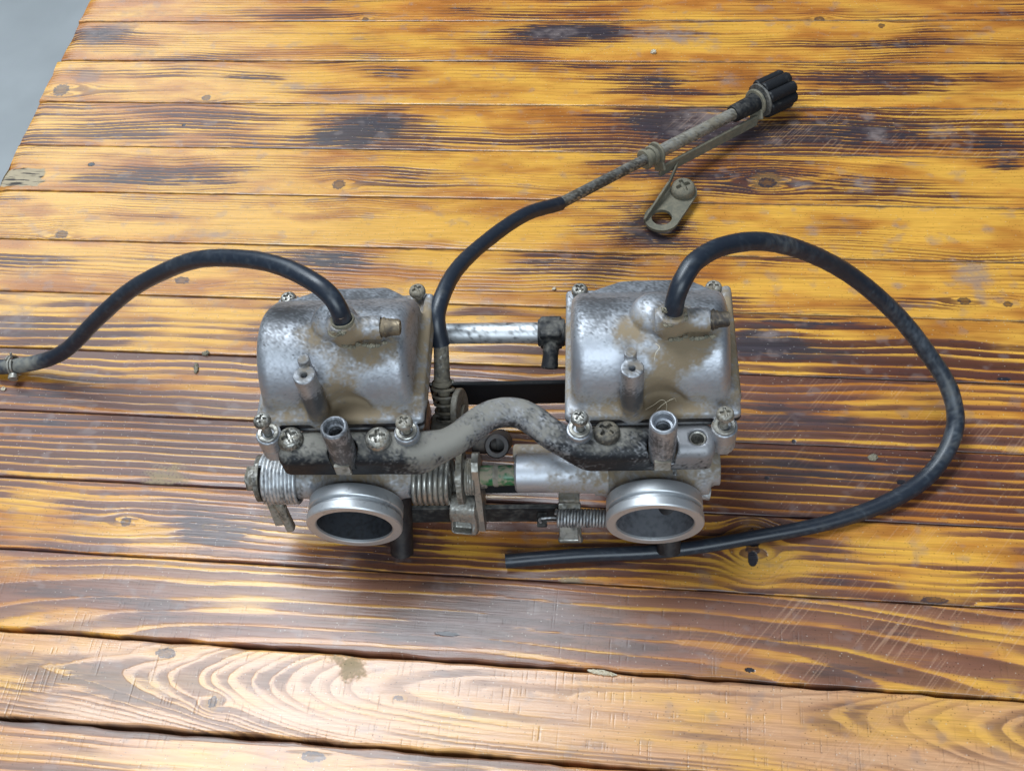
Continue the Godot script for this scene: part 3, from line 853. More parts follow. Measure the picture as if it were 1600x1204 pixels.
	for k in extra:
		var m := StandardMaterial3D.new()
		m.albedo_texture = ImageTexture.create_from_image(Image.create_from_data(TW, TH, false, Image.FORMAT_RGB8, wood_img[k][0]))
		var aux := ImageTexture.create_from_image(Image.create_from_data(TW, TH, false, Image.FORMAT_RGB8, wood_img[k][1]))
		m.roughness_texture = aux; m.roughness_texture_channel = BaseMaterial3D.TEXTURE_CHANNEL_GREEN; m.roughness = 1.0
		m.heightmap_enabled = true; m.heightmap_texture = aux; m.heightmap_scale = 0.03
		m.texture_repeat = false
		m.metallic_specular = 0.5
		mats.append(m)
	var bench := Node3D.new()
	bench.name = "workbench"
	bench.position = Vector3(0, 0, 0)
	add_child(bench)
	label(bench, "workbench top of varnished scorched pine planks, yellow with dark grain", "workbench")
	var rng := RandomNumberGenerator.new()
	rng.seed = 7
	# boards in view, then a few beyond the frame at both ends
	var rows := []
	for k in extra: rows.append([SEAMS[k], SEAMS[k + 1], k])
	for q in 4: rows.append([SEAMS[0] - 39.5 * (q + 1), SEAMS[0] - 39.5 * q, (q * 3 + 1) % 7])
	for q in 4: rows.append([225.0 + 39.5 * q, 225.0 + 39.5 * (q + 1), 10 - q])
	var gaps := [0.1, 0.08, 0.08, 0.06, 0.08, 0.1, 0.1, 0.1, 0.22, 0.16, 0.14, 0.2, 0.75, 0.9, 0.6]
	for r in rows:
		var o := MeshInstance3D.new()
		o.name = "plank"
		var k: int = r[2]
		var inside: bool = r[0] >= SEAMS[0] - 1.0 and r[1] <= 226.0
		o.mesh = plank_mesh(r[0], r[1], -326.0 + rng.randf_range(-1.2, 1.2), 456.0, rng.randf_range(-0.2, 0.2), gaps[k] if inside else 0.3, gaps[k + 1] if inside else 0.3, rng.randf_range(0, 90), specs[k].get("rot", []) if inside else [])
		o.mesh.surface_set_material(0, mats[k])
		bench.add_child(o, true)
	var dark := StandardMaterial3D.new()
	dark.albedo_color = Color(0.11, 0.085, 0.07)
	dark.roughness = 0.9
	var ub := MeshInstance3D.new()
	ub.name = "added_underboard"  # added unseen dark board, keeps the bright floor from showing through seams
	var bm := BoxMesh.new()
	bm.size = Vector3(0.70, 0.018, 0.80)
	ub.mesh = bm
	ub.position = Vector3(0.075, -0.0345, -0.06)
	ub.material_override = dark
	bench.add_child(ub)
	for s in [Vector3(-0.24, -0.40, -0.42), Vector3(0.40, -0.40, -0.42), Vector3(-0.24, -0.40, 0.30), Vector3(0.40, -0.40, 0.30)]:
		var lg := MeshInstance3D.new()
		lg.name = "leg"
		var lm := BoxMesh.new()
		lm.size = Vector3(0.07, 0.70, 0.07)
		lg.mesh = lm
		lg.position = s
		lg.material_override = dark
		bench.add_child(lg, true)

var m_screw: MB
func screw(parent: Node3D, at: Vector3, host: Vector3, scale: float, raised: float, turn: float, w: Dictionary) -> void:
	# at: underside of the head, in the frame of host
	var m := MB.new().add(m_screw, Transform3D(Basis(Vector3.UP, turn).scaled(Vector3(scale, scale, scale)), Vector3.ZERO))
	if raised > 0.2:
		var pr := []
		var r := 2.1 * scale
		var n := int(raised / 0.8) + 4
		pr.append(Vector2(r, -raised - 3.0))
		for k in n: pr.append(Vector2(r - (0.32 if k % 2 == 0 else 0.0), -raised - 1.0 + (raised + 0.8) * k / (n - 1)))
		m.lathe(pr, 18)
	part("screw", m, "zinc_steel", w, parent, host, Transform3D(Basis(), at))

func build_castings() -> void:
	var cover := cast(f_cover, Vector3(-39, 74, -41), Vector3(39, 127, 42), 0.85)
	var body := cast(f_body, Vector3(-38, -1, -42), Vector3(38, 82, 46), 1.15)
	m_screw = cast(f_screw, Vector3(-4.8, -1.2, -4.8), Vector3(4.8, 4.2, 4.8), 0.34)
	var spots := [[4, 90, 22, 9, 0.85, 0.3], [5, 84, 27, 8, 0.6, 0.0], [4, 102, 24, 6, 0.5, 0.1], [12, 114, 16, 8, 1.0, 0.2], [22, 113, 15, 7, 0.9, 0.2], [8, 121, 9, 6.5, 0.8, 0.2], [-8, 113, 6, 6, 0.5, 0], [8, 117, 14, 5, 0.5, 0], [-7, 114, 9, 7, 0.3, 0], [-20, 84, 27, 9, 0.6, 0.0], [20, 84, 27, 10, 0.6, 0], [0, 83, 31, 10, 0.6, 0],
		[34, 86, 16, 11, 0.75, 0], [35, 86, -4, 12, 0.75, 0], [34, 86, -22, 12, 0.7, 0], [-34, 83, 10, 12, 0.55, 0], [-34, 83, -14, 14, 0.55, 0], [14, 108, 22, 9, 0.35, 0], [0, 110, 20, 7, 0.35, 0], [-12, 88, 27, 6, 0.45, 0.3], [24, 117, 9, 5, 0.35, 0.1],
		[-22, 108, -6, 14, -0.1, 0.25], [10, 100, -20, 16, -0.1, 0.2], [-20, 104, 20, 10, -0.35, -0.25], [20, 98, 25, 10, -0.35, -0.25], [-7.6, 94, 32, 8, -0.35, 0.95], [-7.6, 113, 26.6, 4, 0.35, 0.4], [-8.2, 117, 20.6, 3, 0.3, 0.5], [30, 118, 9, 5, 0.5, 0], [8, 112, -2, 7, 0.45, 0], [0, 96, 24, 5, 0.4, 0.2], [-31, 90, 20, 9, 0.3, 0], [20, 84, -36, 10, 0.5, 0]]
	for side in 2:
		var c := Vector3(-HALF if side == 0 else HALF, 0, 0)
		var ws := {"d": 0.03, "up": 0.02, "n": 0.2, "o": 0.26, "upo": 0.3, "on": 0.34, "speck": 0.34, "spots": spots, "fine": 0.6}
		if side == 1:
			ws = {"d": 0.05, "up": 0.03, "n": 0.2, "o": 0.24, "upo": 0.28, "on": 0.34, "speck": 0.34, "fine": 0.6, "spots": spots + [[12, 108, 20, 11, 0.55, 0], [-12, 112, 14, 7, 0.5, 0], [-22, 105, 18, 10, -0.3, -0.3], [29, 104, 18, 8, -0.4, -0.4]]}
		var tc := part("top_cover", cover, "cast_aluminium", ws, rig, c)
		var bo := part("carburettor_body", body, "cast_aluminium", {"d": 0.32, "up": 0.3, "n": 0.4, "o": 0.3, "on": 0.5, "spots": [[0, 58, 30, 20, 0.15, 0], [0, 20, 0, 30, -0.1, 0.3]]}, rig, c)
		# four cover screws, some backed out of their holes
		var up := [[8.0, 5.0, 2.5, 5.5], [6.0, 7.0, 3.0, 2.5]]
		var pos := [Vector3(-29, 0, 34), Vector3(29, 0, 34), Vector3(-29, 0, -33.5), Vector3(29, 0, -33.5)]
		var dusty := [[0.1, 0.5], [0.5, 0.3]] if side == 0 else [[0.1, 0.3], [0.45, 0.4]]
		for k in 4:
			var lift: float = up[0][k] if side == 0 else up[1][k]
			var dd: Array = dusty[k % 2]
			screw(tc, pos[k] + Vector3(0.4 * sin(k * 3.0 + side), (82.6 if k < 2 else 83.2) + lift, 0), c, 0.86, lift + 0.6, 0.7 * k + side, {"d": dd[0] + 0.1, "up": 0.15, "n": 0.3, "o": 0.5, "on": 0.5})
			if k > 1: continue
			var ring := MB.new().lathe([Vector2(2.6, 0.9), Vector2(2.6, 0), Vector2(4.2, 0.0), Vector2(4.5, 0.3), Vector2(4.5, 1.0), Vector2(4.1, 1.3), Vector2(3.0, 1.3), Vector2(2.6, 1.0)], 30)
			part("washer", ring, "zinc_steel", {"d": 0.3, "up": 0.2, "n": 0.3, "o": 0.2, "on": 0.4}, tc, c, Transform3D(Basis(), pos[k] + Vector3(0, 81.2, 0)))
		var gk := PackedVector2Array()
		for q in [[-32.0, -33.0, PI], [33.2, -33.0, PI * 1.5], [33.2, 27.0, 0.0], [-32.0, 27.0, PI * 0.5]]:
			gk.append_array(ring2(Vector2(q[0], q[1]), 3.0, 7, q[2], q[2] + PI * 0.5))
		part("gasket", plate(gk, 0.55, Transform3D(Basis(Vector3.RIGHT, Vector3(0, 0, 1), Vector3.DOWN), Vector3(0, 79.2, 0))), "old_rubber_cap", {"d": 0.1, "n": 0.4, "o": 0.3}, bo, c)
		# vent pipe end plug
		var plug := MB.new().add(rod(Vector3(23.2, 118.3, 8.6), Vector3(24.6, 118.3, 8.6), 4.5, 4.5, 6)).add(rod(Vector3(19, 118.3, 8.6), Vector3(26, 118.3, 8.6), 3.7, 3.7, 24)).add(rod(Vector3(25, 118.3, 8.6), Vector3(30.2, 118.3, 8.6), 3.6, 3.2, 6 if side == 1 else 20, 0.6 if side == 0 else 0.0))
		part("vent_plug", plug, "old_brass", {"d": 0.25 if side == 0 else 0.1, "up": 0.2, "n": 0.4, "o": 0.45 if side == 0 else 0.7, "on": 0.6}, tc, c)
		part("vent_nozzle", rod(Vector3(8.2, 122, 9), Vector3(8.2, 129, 9) if side == 0 else Vector3(9.0, 129, 8), 3.0, 2.8), "zinc_steel", {"d": 0.4, "o": 0.5}, tc, c)
		var gr := MB.new()
		for q in 11:
			var t := TAU * q / 11.0 + 0.5 * sin(q * 4.1 + side)
			gr.add(pebble(Vector3(1.3 + 0.7 * sin(q * 2.3), 0.9 + 0.4 * sin(q * 5.1 + side), 1.2 + 0.5 * cos(q * 1.7)), q + 20.0 * side), Transform3D(Basis(), Vector3(8.4 + cos(t) * (4.7 + 0.6 * sin(q * 3.0)), 122.3 + 0.9 * sin(q * 2.9 + side), 8.6 + sin(t) * (4.7 + 0.6 * cos(q * 2.0)))))
		for q in 7:
			gr.add(pebble(Vector3(1.5 + 0.5 * sin(q * 2.0), 0.6, 1.0), q + 50.0 + side), Transform3D(Basis(), Vector3(8 + q * 2.6, 114.6 + 0.5 * sin(q * 3.3), 14.4 + 0.8 * sin(q * 1.9 + side))))
		part("grime", gr, "mud", {"d": 0.35, "up": 0.1, "n": 0.6, "o": 0.5, "on": 0.8}, tc, c)
		# inlet mouth, throttle plate, mixture tube
		var mouth := MB.new().lathe([Vector2(17.0, 0.6), Vector2(19.5, 0.8), Vector2(20.1, 1.1), Vector2(20.4, 1.8), Vector2(20.5, 6.2), Vector2(20.2, 6.6), Vector2(18.7, 6.9), Vector2(18.6, 8.3), Vector2(20.3, 8.7), Vector2(20.7, 9.1), Vector2(20.7, 12.4), Vector2(20.3, 13.0), Vector2(17.0, 13.0), Vector2(16.5, 12.6), Vector2(16.3, 11.6)], 72)
		var sub := MB.new()
		sub.add(mouth, Transform3D(Basis(Vector3.RIGHT, PI / 2 + 0.075), Vector3(1.4, 40.2, 43)))
		part("inlet_mouth", sub, "machined_aluminium", {"d": 0.05, "up": 0.04, "n": 0.18, "o": 0.12, "on": 0.42, "fine": 0.9}, bo, c)
		var bore := MB.new().lathe([Vector2(16.3, 11.7), Vector2(15.9, 8), Vector2(15.8, 0), Vector2(15.6, -36)], 48)
		part("bore", bore, "dark_bore" if side == 0 else "dull_bore", {"d": 0.03, "up": 0.05, "n": 0.12, "o": 0.4, "on": 0.5, "fine": 0.3}, bo, c, Transform3D(Basis(Vector3.RIGHT, PI / 2 + 0.075), Vector3(1.4, 40.2, 43)))
		var disc := MB.new().lathe([Vector2(15.4, -0.8), Vector2(15.5, 0.8), Vector2(0.01, 0.8)], 48)
		disc.add(rod(Vector3(-15.3, 1.0, 0), Vector3(15.3, 1.0, 0), 2.6))
		part("throttle_plate", disc, "dark_bore" if side == 0 else "dull_bore", {"d": 0.03, "n": 0.2, "o": 0.5, "on": 0.5}, bo, c, Transform3D(Basis(Vector3.RIGHT, PI / 2 + 0.15), Vector3(1.4, 40, 22)))
		if side == 1:
			part("needle_jet", MB.new().add(rod(Vector3(3.5, 30, 36), Vector3(3.5, 52, 36), 1.6)).box(Vector3(9.5, 46, 34), Vector3(1.2, 9, 7), 0.5), "machined_aluminium", {"d": 0.1, "o": 0.5}, bo, c)
		var jt := MB.new().lathe([Vector2(5.5, -26), Vector2(5.6, -1.0), Vector2(5.1, -0.2), Vector2(4.7, 0), Vector2(4.4, -0.1), Vector2(3.9, -0.9), Vector2(3.8, -4.0), Vector2(3.0, -4.4), Vector2(2.9, -5.4), Vector2(3.3, -5.8), Vector2(2.9, -6.4), Vector2(2.8, -15), Vector2(0.01, -15)], 36)
		part("mixture_tube", jt, "cast_aluminium", {"d": 0.08, "up": -0.05, "n": 0.25, "o": 0.75 if side == 0 else 0.5, "on": 0.5, "fine": 0.9, "spots": [[3, 95.4, 40, 4.5, 0, -0.5]]}, bo, c, Transform3D(Basis(), Vector3(2.2 if side == 0 else 4.2, 95.4, 40.0)))
		part("mixture_screw", MB.new().lathe([Vector2(2.7, 0), Vector2(2.7, 1.6), Vector2(2.2, 2.1), Vector2(0.01, 2.2)], 20), "zinc_steel", {"d": 0.1, "o": 0.2}, bo, c, Transform3D(Basis(), Vector3(2.2 if side == 0 else 4.2, 82, 40.0)))
		# rubber capped drain nozzle under the mouth
		var sx := 17.3 if side == 0 else 9.0
		part("drain_cap", rod(Vector3(sx, 30, 34), Vector3(sx - 0.8, 5.6, 52), 5.6, 5.2, 24, 0.0), "old_rubber_cap", {"d": 0.1, "n": 0.25, "o": 0.4}, bo, c)

func build_links() -> void:
	# pressed steel bridge with its S bend between the carburettors
	for p in [Vector2(-92, 36.8), Vector2(-48, 37.0), Vector2(-36, 37.2), Vector2(-28, 37.0), Vector2(-20.5, 35.6), Vector2(-14.5, 31.8), Vector2(-9.0, 26.4), Vector2(-3, 21.8), Vector2(4.5, 20.0), Vector2(11.5, 21.4), Vector2(17, 25.2), Vector2(22.5, 30.4), Vector2(28.5, 34.6), Vector2(35, 36.4), Vector2(46, 36.8), Vector2(92, 36.4)]: brk.append(p)
	var sm: Array = []
	for p in brk: sm.append(Vector3(p.x, 0, p.y))
	brk.clear()
	for p in spline(sm, 3.5): brk.append(Vector2(p.x, p.z))
	var bm := cast(f_bracket, Vector3(-93, 63, 13), Vector3(93, 80, 47), 0.95)
	var bk := part("bridge_bracket", bm, "black_paint", {"d": 0.06, "up": 0.52, "n": 0.6, "o": 0.24, "on": 0.5, "fine": 0.7, "spots": [[4, 76, 24, 20, 0.12, 0.45], [-66, 78, 36, 18, 0.42, 0.0], [-80, 78, 35, 10, 0.3, 0.0], [52, 78, 33, 15, 0.42, 0.0], [6, 71, 27, 8, -0.3, -0.2], [-20, 74, 35, 14, 0.45, 0.1], [-26, 68, 42, 10, 0.4, 0.2], [76, 78, 36, 15, -0.55, 0.8], [86, 77, 38, 9, -0.2, 0.6], [60, 70, 43, 14, -0.5, -0.2], [-70, 69, 43, 18, -0.45, -0.2], [-58, 66, 47, 20, -0.3, -0.1], [40, 64, 45, 14, -0.3, -0.1], [30, 75, 40, 12, -0.25, 0.1], [44, 70, 42, 10, -0.35, 0.0]]}, rig)
	screw(bk, Vector3(-84.4, 78.2, 35.4), Vector3.ZERO, 1.3, 0.0, 0.5, {"d": 0.22, "up": 0.2, "n": 0.4, "o": 0.55, "on": 0.6})
	screw(bk, Vector3(-47.4, 78.2, 36.0), Vector3.ZERO, 1.3, 0.0, 0.1, {"d": 0.3, "up": 0.2, "n": 0.4, "o": 0.4, "on": 0.5})
	screw(bk, Vector3(46.4, 78.2, 34.8), Vector3.ZERO, 1.3, 0.0, 0.9, {"d": 0.15, "up": 0.2, "n": 0.5, "o": 0.85, "on": 0.5})
	part("threaded_bush", MB.new().lathe([Vector2(3.3, -0.2), Vector2(2.7, -0.6), Vector2(2.6, -6), Vector2(0.01, -6)], 28), "zinc_steel", {"d": 0.2, "o": 0.4}, bk, Vector3.ZERO, Transform3D(Basis(), Vector3(82.8, 77.4, 36.9)))
	for s: float in [-HALF + 1.6, HALF + 4.2]:
		part("tab", MB.new().box(Vector3(s, 70.5, 45.2), Vector3(3.4, 3.4, 0.9), 0.5), "zinc_steel", {"d": 0.5, "n": 0.3, "o": 0.3}, bk)
	# left end of the throttle shaft: nut, arm, torsion spring
	var sh := Vector3(0, 42, 33.6)
	var lev := part("shaft_arm", plate(ring2(Vector2.ZERO, 10.5, 16, 0.0, 4.4) + PackedVector2Array([Vector2(-7, -11), Vector2(-2, -17), Vector2(6, -15.5), Vector2(9, -8)]), 1.1, Transform3D(Basis(Vector3(0, 0, -1), Vector3.UP, Vector3.RIGHT), Vector3(-106.5, 43, 33.0))), "zinc_steel", {"d": 0.3, "n": 0.4, "o": 0.7, "on": 0.5}, rig)
	part("nut", MB.new().add(rod(Vector3(-112.5, 43, 33), Vector3(-107, 43, 33), 6.2, 6.4, 6)).add(rod(Vector3(-113.6, 43, 33), Vector3(-112, 43, 33), 3.4)), "zinc_steel", {"d": 0.4, "n": 0.3, "o": 0.6}, lev)
	part("stop_clip", MB.new().add(bar(Vector3(-103, 34, 40), Vector3(-101.5, 22, 44.5), Vector3.RIGHT, 2.6, 1.0)).add(bar(Vector3(-99.5, 34, 41), Vector3(-97.2, 20, 45.5), Vector3.RIGHT, 2.0, 2.2, 1.2)).add(bar(Vector3(-102, 33, 41), Vector3(-98, 31, 42), Vector3.UP, 2.0, 1.0)), "zinc_steel", {"d": 0.45, "n": 0.4, "o": 0.4}, lev)
	part("torsion_spring", coil(sh + Vector3(-104.6, 1, -0.4), sh + Vector3(-88.5, 1, -0.2), 10.6, 0.95, 9.5, 30), "machined_aluminium", {"d": 0.12, "up": 0.1, "n": 0.4, "o": 0.35, "on": 0.5}, rig)
	part("throttle_shaft", MB.new().add(rod(sh + Vector3(-108, 0.5, 0), sh + Vector3(-84, 0.5, 0), 4.6)).add(rod(sh + Vector3(-90, 0.5, 0), sh + Vector3(-78, 0.5, 0), 8.6, 8.2, 28)), "cast_aluminium", {"d": 0.35, "n": 0.3, "o": 0.4}, rig)
	# middle: second spring, cable levers, green marked coupling, hollow shaft of the right carburettor
	part("torsion_spring", coil(sh + Vector3(-39.0, 0, 1), sh + Vector3(-21.5, 0, 1), 9.8, 1.15, 7.5, 30), "zinc_steel", {"d": 0.3, "up": 0.2, "n": 0.4, "o": 0.25}, rig)
	var l1 := part("cable_lever", plate(ring2(Vector2.ZERO, 13.0, 20, 0.5, 5.2), 1.2, Transform3D(Basis(Vector3(0, 0, -1), Vector3.UP, Vector3.RIGHT), Vector3(-17.0, 44, 33.0))), "zinc_steel", {"d": 0.5, "n": 0.3, "o": 0.5}, rig)
	part("spacer", MB.new().add(coil(sh + Vector3(-15.8, 1, 0), sh + Vector3(-11.6, 1, 0), 7.4, 0.75, 4, 26)).add(rod(sh + Vector3(-20, 0, 0), sh + Vector3(-6, 0, 0), 4.6)), "zinc_steel", {"d": 0.45, "n": 0.3, "o": 0.5}, l1)
	var l2 := part("cable_lever", plate(PackedVector2Array([Vector2(-5, 11), Vector2(-2, 13.5), Vector2(3, 13), Vector2(6, 9), Vector2(7, 0), Vector2(5, -10), Vector2(1, -20), Vector2(-5, -28), Vector2(-11, -29), Vector2(-14, -26), Vector2(-13, -19), Vector2(-9, -8), Vector2(-7, 2)]), 1.4, Transform3D(Basis(Vector3(0, 0, -1), Vector3.UP, Vector3.RIGHT), Vector3(-10.2, 43, 32.6))), "zinc_steel", {"d": 0.35, "up": 0.2, "n": 0.3, "o": 0.3}, rig)
	part("cable_stop", cast(f_anchor, Vector3(-9, -10, -8), Vector3(9, 13, 9), 0.6), "zinc_steel", {"d": 0.3, "up": 0.15, "n": 0.3, "o": 0.3, "on": 0.4}, l2, Vector3.ZERO, Transform3D(Basis(Vector3.RIGHT, -0.6).rotated(Vector3.UP, -0.1), Vector3(-17.2, 23.5, 42.8)))
	var cpl := part("coupling_rod", MB.new().add(rod(sh + Vector3(-9, 1.6, -0.2), sh + Vector3(8, 1.6, -0.2), 4.5, 4.5, 24)), "green_paint", {"d": 0.12, "up": 0.0, "n": 0.3, "o": 0.6, "on": 1.1, "fine": 0.3, "spots": [[-8, 46, 36, 3, 0.5, 0.5], [4, 44, 36, 3, -0.3, -0.7], [-5.5, 43, 37, 2.6, -0.3, -0.7]]}, rig)
	part("collar", MB.new().add(rod(sh + Vector3(-3.4, 1.6, -0.2), sh + Vector3(-0.8, 1.6, -0.2), 4.9, 4.9, 24)), "zinc_steel", {"d": 0.6, "n": 0.2}, cpl)
	part("hollow_shaft", MB.new().lathe([Vector2(4.8, 0.6), Vector2(7.6, 0), Vector2(8.4, 0.8), Vector2(8.5, 12), Vector2(8.8, 24), Vector2(9.6, 40)], 40, along(Vector3.RIGHT, Vector3(6.6, 45.4, 33.4))), "cast_aluminium", {"d": 0.06, "up": 0.1, "n": 0.4, "o": 0.05, "on": 0.4, "spots": [[30, 40, 40, 14, 0.35, 0], [45, 48, 38, 12, 0.4, 0]]}, rig)
	part("guide_screw", MB.new().add(rod(Vector3(86, 33, 37), Vector3(90.5, 33, 38), 3.0, 2.8, 18)).add(rod(Vector3(88, 27, 35), Vector3(88.5, 36, 37), 2.2)), "machined_aluminium", {"d": 0.2, "o": 0.4}, rig)
	# tension spring under the hollow shaft and the folded tab behind it
	var ts := part("tension_spring", MB.new().add(coil(Vector3(23, 22, 43), Vector3(47, 22, 43.2), 3.7, 0.62, 17, 20)).add(hose([Vector3(23.4, 22, 43), Vector3(21, 23.6, 43.6), Vector3(17, 23.6, 44), Vector3(15.6, 22.5, 44), Vector3(16.2, 20.6, 44.4)], [0.6, 0.6], 8, 0.0, 0.6)), "machined_aluminium", {"d": 0.15, "n": 0.4, "o": 0.5, "on": 0.5}, rig)
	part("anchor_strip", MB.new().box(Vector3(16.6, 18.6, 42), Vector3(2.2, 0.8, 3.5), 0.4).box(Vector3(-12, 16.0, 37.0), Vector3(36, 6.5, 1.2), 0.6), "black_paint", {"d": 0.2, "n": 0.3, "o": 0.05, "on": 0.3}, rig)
	part("spring_tab", MB.new().add(bar(Vector3(29, 26, 38), Vector3(29, 11, 47.6), Vector3.RIGHT, 5.0, 0.9)).add(bar(Vector3(24.6, 10.5, 47.6), Vector3(33.4, 10.5, 47.6), Vector3.UP, 1.6, 1.6, 1.2)).add(bar(Vector3(33.2, 22, 43), Vector3(33.2, 11, 48.6), Vector3.FORWARD, 1.0, 0.8)).add(bar(Vector3(25, 29, 36), Vector3(33, 29, 36), Vector3.FORWARD, 3.0, 1.2)), "zinc_steel", {"d": 0.35, "n": 0.4, "o": 0.45, "on": 0.5}, rig)
	# rear tie bar, fuel pipe with its tee, spare hose socket
	part("tie_bar", MB.new().box(Vector3(0, 26, -22), Vector3(37, 8.5, 1.2), 0.6), "black_paint", {"d": -0.1, "up": 0.2, "n": 0.2, "o": 0.0, "on": 0.2}, rig)
	var fp := part("fuel_pipe", rod(Vector3(-33, 62, -30.6), Vector3(18, 62, -29.8), 4.7, 4.7, 30), "machined_aluminium", {"d": 0.08, "up": 0.05, "n": 0.3, "o": 0.35, "on": 0.6, "fine": 0.35}, rig)
	part("pipe_tee", MB.new().add(rod(Vector3(16.2, 62, -29.8), Vector3(28.2, 62, -29.6), 6.3, 6.3, 26)).box(Vector3(22, 62, -29.6), Vector3(5.2, 5.8, 5.8), 1.6).add(rod(Vector3(22, 61, -27), Vector3(21.6, 57.4, -20.6), 3.9, 3.6, 20)).add(rod(Vector3(21.7, 58.0, -21.6), Vector3(21.0, 54.4, -15.2), 3.4, 3.9, 20, 0.62)), "black_paint", {"d": 0.02, "up": 0.25, "n": 0.4, "o": 0.12, "on": 0.3, "spots": [[22, 62, -25, 5, 0.35, 0.1]]}, fp)
	part("pipe_end", rod(Vector3(27.8, 62, -29.6), Vector3(34, 62, -29.5), 4.2, 4.2, 24), "zinc_steel", {"d": 0.5, "n": 0.3}, fp)
	part("hose_socket", MB.new().add(rod(Vector3(-2, 34, 10), Vector3(-2.0, 47, 20.5), 5.6, 5.6, 26, 0.66)).add(rod(Vector3(-14, 38, 14), Vector3(-3, 38, 14), 4.2)), "old_rubber_cap", {"d": 0.15, "up": 0.1, "n": 0.4, "o": 0.5}, rig)
	part("added_dark_bar", MB.new().box(Vector3(0, 27, 29), Vector3(38, 5.0, 1.4), 0.7), "black_paint", {"d": 0.05, "up": 0.2, "n": 0.3, "o": 0.05, "on": 0.3}, rig)  # added black bar, stands in for the shade between the carburettors
	part("cross_tube", MB.new().add(rod(Vector3(5, 40, 20), Vector3(42, 42, 22), 4.0)), "cast_aluminium", {"d": 0.55, "n": 0.3, "o": 0.5}, rig)
	# worm drive of the idle adjuster
	var wd := part("idle_worm", MB.new().add(rod(Vector3(-25.6, 74, -16.5), Vector3(-26.2, 60, -5), 3.3, 3.7)).add(rod(Vector3(-26.2, 61, -6), Vector3(-24.6, 45, 7), 2.8)).add(coil(Vector3(-26.2, 60, -5.0), Vector3(-24.8, 46, 6.2), 4.5, 0.8, 5.0, 22)).add(rod(Vector3(-26.3, 60.8, -5.6), Vector3(-26.2, 59, -4.2), 4.6)), "zinc_steel", {"d": 0.5, "up": 0.15, "n": 0.5, "o": 0.7, "on": 0.5}, rig)
	part("worm_wheel", MB.new().lathe([Vector2(3, -1.4), Vector2(10, -1.4), Vector2(10.4, -1), Vector2(10.4, 1), Vector2(10, 1.4), Vector2(3, 1.4)], 40, along(Vector3(1, 0.12, 0.1), Vector3(-19.4, 48, 2.6))).add(rod(Vector3(-30, 44, 2), Vector3(-17, 45, 3), 5.2)).box(Vector3(-26, 43, 8), Vector3(6, 5, 5), 1.4), "zinc_steel", {"d": 0.62, "up": 0.1, "n": 0.3, "o": 0.35}, wd)

